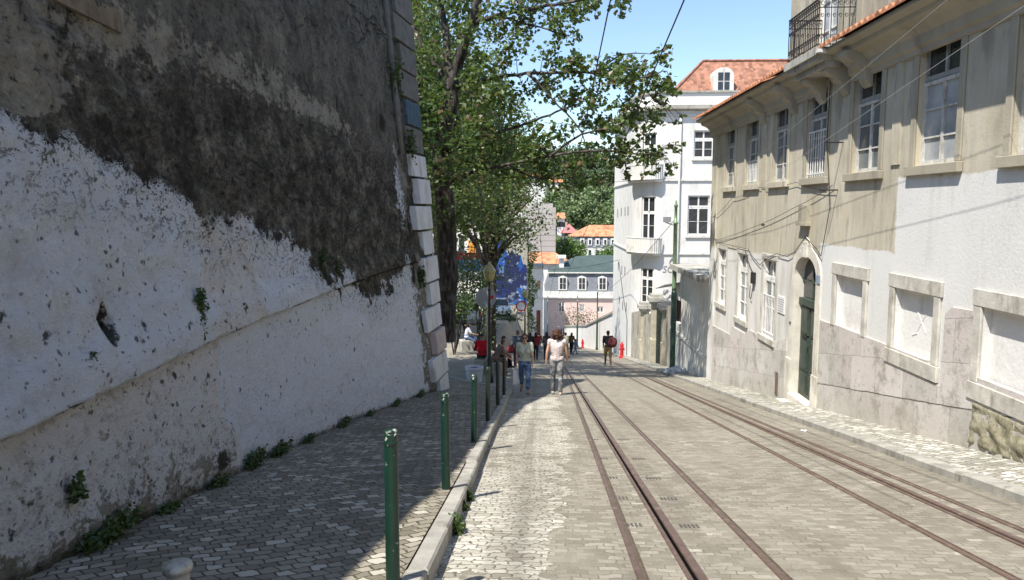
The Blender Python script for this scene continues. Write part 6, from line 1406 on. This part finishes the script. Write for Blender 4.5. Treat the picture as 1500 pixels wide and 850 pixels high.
lims = [([(656, 268, 27.5), (690, 255, 26.5), (743, 243, 25.2), (807, 229, 24.2), (877, 222, 23.5), (930, 228, 23.0), (958, 226, 22.8)], .085, .014),
        ([(672, 132, 27.2), (705, 122, 26.4), (772, 113, 25.4), (867, 113, 24.4), (930, 120, 23.6), (968, 112, 23.2)], .085, .014),
        ([(655, 225, 27.3), (700, 205, 26.2), (772, 183, 25.6), (820, 165, 25.0), (849, 155, 24.6)], .075, .02),
        ([(690, 45, 26.5), (740, 30, 25.6), (800, 20, 24.8), (850, 12, 24.2), (900, 4, 23.8)], .10, .02),
        ([(772, 113, 25.4), (800, 140, 25.0), (845, 190, 24.6), (862, 230, 24.4)], .05, .012), ([(730, 32, 25.8), (790, 50, 25.2), (832, 62, 24.8)], .05, .012),
        ([(655, 180, 27.2), (620, 160, 27.8), (596, 140, 28.5)], .08, .02), ([(743, 243, 25.2), (780, 260, 25.0), (830, 262, 24.8)], .05, .012), ([(867, 113, 24.4), (905, 90, 24.0), (945, 88, 23.6)], .04, .01), ([(807, 229, 24.2), (850, 200, 23.8), (910, 185, 23.4), (950, 150, 23.2)], .05, .01)]
for P_, a, c in lims: sk += limb(lb, P_, a, c)
tk.build('trunk', M['bark'], T1, smooth=True)
sk = np.array([tuple(q) for q in sk])
CL = [(905, 6, 22), (882, 14, 22), (850, 20, 24), (832, 62, 17), (805, 18, 26), (772, 10, 28), (742, 20, 28), (765, 45, 22), (815, 42, 20), (782, 88, 22), (752, 92, 22), (722, 112, 22), (835, 96, 22), (870, 104, 25), (900, 108, 25), (930, 99, 22), (958, 98, 18), (975, 130, 13), (955, 138, 20), (930, 150, 24), (900, 148, 26), (870, 150, 22), (845, 140, 20),
      (812, 128, 24), (782, 135, 26), (745, 145, 26), (712, 150, 26), (692, 120, 20), (852, 188, 20), (882, 188, 22), (912, 190, 22), (937, 190, 18), (955, 226, 16), (925, 238, 20), (893, 236, 22), (862, 226, 22), (830, 232, 24), (800, 222, 26), (770, 208, 26), (742, 200, 26), (712, 198, 26), (700, 238, 26), (730, 250, 26), (772, 256, 24), (805, 258, 22), (828, 180, 16),
      (835, 262, 16), (878, 262, 14), (905, 215, 14), (945, 255, 9), (987, 215, 8), (975, 250, 8), (985, 180, 6), (960, 180, 10), (918, 262, 8), (690, 60, 16), (720, 60, 16), (700, 90, 14)]
cs = []; sz = []; tw = lb; CR = []
for (px, py, r) in CL:
    Yc = lerp(26.2, 23.2, min(1, max(0, (px-690)/270)))+tr.normal()*.5; c = pt((px, py), Yc); R_ = r*Yc/1080
    for s in range(3):
        cc = c+tr.normal(size=3)*R_*.5; n = int(46*(r/22)**2)
        d = tr.normal(size=(n, 3)); d /= np.linalg.norm(d, axis=1)[:, None]; q = cc+d*(tr.rand(n, 1)**.4)*R_*np.array([.85, 1.3, .8]); cs.append(q)
        j = np.argmin(((sk-cc)**2).sum(1)); a = Vector(sk[j]); b_ = Vector(cc); m = a.lerp(b_, .5)+Vector((0, 0, .12)); tw.tube([a, m, b_], [.016, .011, .005], 5)
for k in range(105):                                    # dense inner crown
    px, py = tr.uniform(592, 715), tr.uniform(-60, 330)
    Yc = tr.uniform(26.5, 31.5); c = pt((px, py), Yc); n = 70
    d = tr.normal(size=(n, 3)); d /= np.linalg.norm(d, axis=1)[:, None]; cs.append(c+d*(tr.rand(n, 1)**.4)*np.array([.75, .8, .6]))
    if k % 3 == 0: j = np.argmin(((sk-c)**2).sum(1)); a = Vector(sk[j]); b_ = Vector(c); tw.tube([a, a.lerp(b_, .5)+Vector((0, 0, .15)), b_], [.02, .013, .006], 5)
for k in range(34):                                    # the part of the crown above the picture, shading the street
    c = pt((tr.uniform(600, 800), tr.uniform(-260, -40)), tr.uniform(25, 30)); n = 70; d = tr.normal(size=(n, 3)); d /= np.linalg.norm(d, axis=1)[:, None]; cs.append(c+d*(tr.rand(n, 1)**.4)*.9)
lb.build('limbs', M['bark'], T1, smooth=True)
leaves('crown', M['leaf'], np.concatenate(cs), .18, T1, 3, aspect=.8)
def gen_tree(name, lab, X, Y, h, cr, leafmat, n, size, trunk_r=.25, squash=(1, 1, .9), clumps=26, lowest=.35, group='trees in the garden on the left', seed=0, zb=None):
    r = np.random.RandomState(seed+int(abs(X)*17+Y*3)); z = G(X, Y) if zb is None else zb; T = tree(name, lab, (X, Y, z), group=group)
    b = MB(); top = Vector((X+r.normal()*.4, Y+r.normal()*.4, z+h*.8)); b.tube([(X, Y, z-.3), (X+r.normal()*.1, Y, z+h*.25), (X+r.normal()*.3, Y+r.normal()*.2, z+h*.5), top], [trunk_r*1.15, trunk_r*.85, trunk_r*.6, trunk_r*.2], 9); lm = MB()
    cen = np.array([X, Y, z+h*(lowest+1)/2]); hz = h*(1-lowest)/2; C = []
    for k in range(clumps):
        d = r.normal(size=3); d /= np.linalg.norm(d); q = cen+d*np.array([cr, cr, hz])*r.uniform(.35, .95); rr = cr*r.uniform(.24, .46); m = max(6, int(n/clumps*(rr/cr/.34)**2)); dd = r.normal(size=(m, 3)); dd /= np.linalg.norm(dd, axis=1)[:, None]
        C.append(q+dd*(r.rand(m, 1)**.35)*rr*np.array(squash)); a = Vector((X, Y, z+h*r.uniform(.35, .7))); lm.tube([a, a.lerp(Vector(q), .5)+Vector((0, 0, .1*cr)), Vector(q)], [trunk_r*.35, trunk_r*.22, trunk_r*.06], 5)
    b.build('trunk', M['bark'], T, smooth=True); lm.build('limbs', M['bark'], T); leaves('crown', M[leafmat], np.concatenate(C), size, T, seed)
    return T
# garden trees behind
T2 = gen_tree('garden_tree', 'second trunk wrapped in ivy standing right of the big tree, behind the lamp', XX(717, 37), 37, 9.6, 3.0, 'leaf', 5200, .17, .30, lowest=.50, clumps=50, seed=5)
q = []
for k in range(420): a = tr.uniform(0, 2*PI); zz_ = tr.uniform(.1, 4.6); q.append((XX(717, 37)+.36*math.cos(a)+tr.normal()*.07, 37+.36*math.sin(a)+tr.normal()*.07, G(-2.5, 37)+zz_))
leaves('trunk_ivy', M['ivy'], q, .15, T2, 6)
gl = [(-7.0, 24.6, 12, 3.9, 'added shade tree behind the end of the retaining wall'), (-8.2, 40, 21, 4.6, 'tall dense garden tree rising behind the wall corner, nearest of the tall ones'), (-6.0, 47, 22, 4.6, 'tall dense garden tree between the two trunks'), (-11, 50, 24, 5.0, 'tall garden tree farthest left, showing just past the wall'),  # first tree is added, mostly unseen, to cast shade on the garden ground
      (-3.6, 52, 17.5, 4.0, 'garden tree with its crown above the mural building'), (-8.2, 58, 22, 5.0, 'rear garden tree in the middle of the tall group')]
for k, (X, Y, h, cr, lab) in enumerate(gl):
    gen_tree('garden_tree', lab, X, Y, h, cr, ['leaf_dark', 'leaf_dark', 'leaf', 'leaf_dark', 'leaf', 'leaf_dark'][k], 13000, .26, .32, clumps=95, lowest=[.4, .16, .26, .1, .42, .30][k], seed=10+k)
for k, (px, py, Y, r, n, lab) in enumerate([(668, 440, 50, 1.7, 1300, 'dark shrub below the white van'), (700, 410, 42, 1.7, 1500, 'leafy shrub left of the big lantern'), (664, 450, 34, .9, 600, 'low shrub at the foot of the big trunk'), (745, 470, 60, 1.2, 500, 'dark shrub below the parked car'), (680, 385, 47, 1.6, 900, 'loose branches in front of the painted hoarding')]):
    c = pt((px, py), Y); zg = G(c[0], c[1]); s = thing('garden_shrub', lab, 'shrub', (c[0], c[1], zg), group='shrubs in the garden'); d = tr.normal(size=(n, 3)); q = c+d*np.array([r*.55, r*.5, r*.42]); q[:, 2] = np.maximum(q[:, 2], zg+.03)
    b = MB()
    for j in range(6): e = q[j*7]; b.tube([(c[0], c[1], zg-.1), ((c[0]+e[0])/2+.1, (c[1]+e[1])/2, (zg+e[2])/2), tuple(e)], [.04, .03, .01], 5)
    b.build('stems', M['bark'], s); leaves('foliage', M['leaf_dark'], q, .17, s, 40+k)
# ivy curtain on the street side of the mural building
iv = []
for k in range(1500): zz_ = tr.uniform(ZZ(490, 71), ZZ(358, 71)); w = .55+.35*math.sin(zz_*1.7)+.3*tr.rand(); iv.append((XX(771, 71)+.12+tr.rand()*w, 71.2+tr.rand()*3, zz_))
o = thing('ivy_curtain', 'dark ivy hanging down the street-side corner of the mural building', 'ivy', (XX(774, 71), 72, z0(72))); leaves('foliage', M['ivy'], iv, .22, o, 50)
b = MB(); b.tube([(XX(774, 71), 72.0, z0(72)), (XX(775, 71), 72.0, ZZ(430, 71)), (XX(774, 71), 72.2, ZZ(365, 71))], [.08, .05, .02], 6); b.build('stem', M['bark'], o)
# reddish shrub above the white garden wall
s = thing('red_shrub', 'loose reddish-green shrub growing above the white garden wall', 'shrub', (XX(846, 112), 113.5, -17.5)); c = pt((846, 466), 113.5)
q = c+tr.normal(size=(700, 3))*np.array([1.6, .8, .75]); b = MB()
for j in range(10): b.tube([(c[0]+(j-5)*.2, 113.5, -20), tuple(q[j*9])], [.07, .015], 5)
b.build('stems', M['bark'], s); leaves('foliage', M['leaf_red'], q, .26, s, 51)
# bright trees beyond the street and the wooded hill
gen_tree('round_tree', 'bright green round tree between the grey tower and the long orange roof', XX(829, 165), 165, 18.6, 5.0, 'leaf_bright', 5200, .50, .4, clumps=60, lowest=.36, group='trees beyond the street', seed=31, zb=-21.5)
gen_tree('round_tree', 'bright green tree at the left of the white corner house, above the dark green roof', XX(893, 168), 168, 15.0, 4.4, 'leaf_bright', 3800, .50, .4, clumps=50, lowest=.36, group='trees beyond the street', seed=32, zb=-21.5)
ht = [(826, 312, 232, 5.5), (846, 296, 240, 6.0), (862, 318, 226, 6.5), (880, 300, 238, 6.5), (898, 312, 230, 6.0), (838, 322, 222, 4.5), (893, 326, 222, 5), (815, 300, 245, 5.0), (868, 288, 250, 5.5), (905, 298, 242, 5), (820, 330, 216, 4)]
hd = [(812, 250, 290, 7), (828, 238, 300, 8), (848, 246, 295, 8), (866, 244, 300, 8), (880, 252, 292, 6), (797, 245, 300, 8), (782, 255, 290, 7), (886, 262, 280, 5), (838, 268, 276, 5.5), (858, 268, 274, 5.5), (925, 262, 300, 7), (765, 250, 300, 8)]
words = ['first', 'second', 'third', 'fourth', 'fifth', 'sixth', 'seventh', 'eighth', 'ninth', 'tenth', 'eleventh', 'twelfth']
for grp, L, mt, d in (('trees on the lower hill', ht, 'leaf_hill', 'mid-green'), ('trees on the hilltop', hd, 'leaf_top', 'dark')):
    o_ = sorted(range(len(L)), key=lambda i: L[i][0])
    for k, i in enumerate(o_):
        px, py, Y, r = L[i]; c = pt((px, py), Y); zb = G(c[0], c[1])-1; h = c[2]+r-zb
        gen_tree('hill_tree', '%s tree in the %s row of the distant hill, %s from the left' % (d, 'lower' if mt == 'leaf_hill' else 'upper', words[k]), c[0], Y, h, r, mt, 1500, 1.0 if mt == 'leaf_hill' else 1.1, .4, clumps=34, lowest=max(.05, 1-2*r/h), group=grp, seed=60+k, zb=zb)
# palm by the yellow house
pm = thing('palm_tree', 'palm tree silhouetted left of the yellow hillside house', 'tree', (XX(890, 278), 278, ZZ(290, 278))); L = pm.location; b = MB(); tp = Vector((L.x, L.y, ZZ(258, 278))); b.tube([(L.x, L.y, L.z-3), tp], [.4, .3], 8); b.build('trunk', M['bark'], pm)
q = []
for k in range(26):
    a = tr.uniform(0, 2*PI); el = tr.uniform(-.2, 1.1)
    for j in range(14): t = j/14*3.2; q.append((tp.x+t*math.cos(a)*math.cos(el), tp.y+t*math.sin(a)*math.cos(el), tp.z+t*math.sin(el)-.16*t*t))
leaves('crown', M['leaf_dark'], q, .7, pm, 70)
# ------------------------------------------------------------------ light, sky, camera
w = bpy.data.worlds.new('World'); scene.world = w; w.use_nodes = True
nt = w.node_tree; nt.nodes.clear(); out = nt.nodes.new('ShaderNodeOutputWorld'); bg = nt.nodes.new('ShaderNodeBackground'); sky = nt.nodes.new('ShaderNodeTexSky')
sky.sky_type = 'NISHITA'; sky.sun_disc = False
toward = Vector((-.42, -.45, 1.03)).normalized()
el = math.asin(toward.z); az = math.atan2(toward.x, toward.y)
sky.sun_elevation = el; sky.sun_rotation = az % (2*PI); sky.air_density = 1.0; sky.dust_density = .35; sky.ozone_density = 2.2; sky.altitude = 60
bg.inputs['Strength'].default_value = .135
nt.links.new(sky.outputs[0], bg.inputs[0]); nt.links.new(bg.outputs[0], out.inputs[0])
sl = bpy.data.lights.new('sun', 'SUN'); sl.energy = 5.0; sl.angle = math.radians(.53); sl.color = (1.0, .955, .88)
so = bpy.data.objects.new('sun', sl); col.objects.link(so); so.rotation_euler = toward.to_track_quat('Z', 'Y').to_euler()
cam = bpy.data.cameras.new('camera'); co = bpy.data.objects.new('camera', cam); col.objects.link(co)
th = math.atan(110/1080); ph = math.atan(53.5*math.cos(th)/1080)
co.location = (0, 0, 1.6); co.rotation_euler = (PI/2-th, 0, ph)
cam.sensor_width = 36; cam.lens = 1080/1500*36; cam.shift_x = 13.5/1500; cam.shift_y = -10/1500; cam.clip_start = .05; cam.clip_end = 6000
scene.camera = co
vs = scene.view_settings; scene.display_settings.display_device = 'sRGB'; vs.view_transform = 'Standard'; vs.look = 'None'; vs.exposure = .76; vs.gamma = 1.0; vs.use_curve_mapping = False
scene.cycles.max_bounces = 6; scene.cycles.diffuse_bounces = 3; scene.cycles.transparent_max_bounces = 4; scene.cycles.use_denoising = True
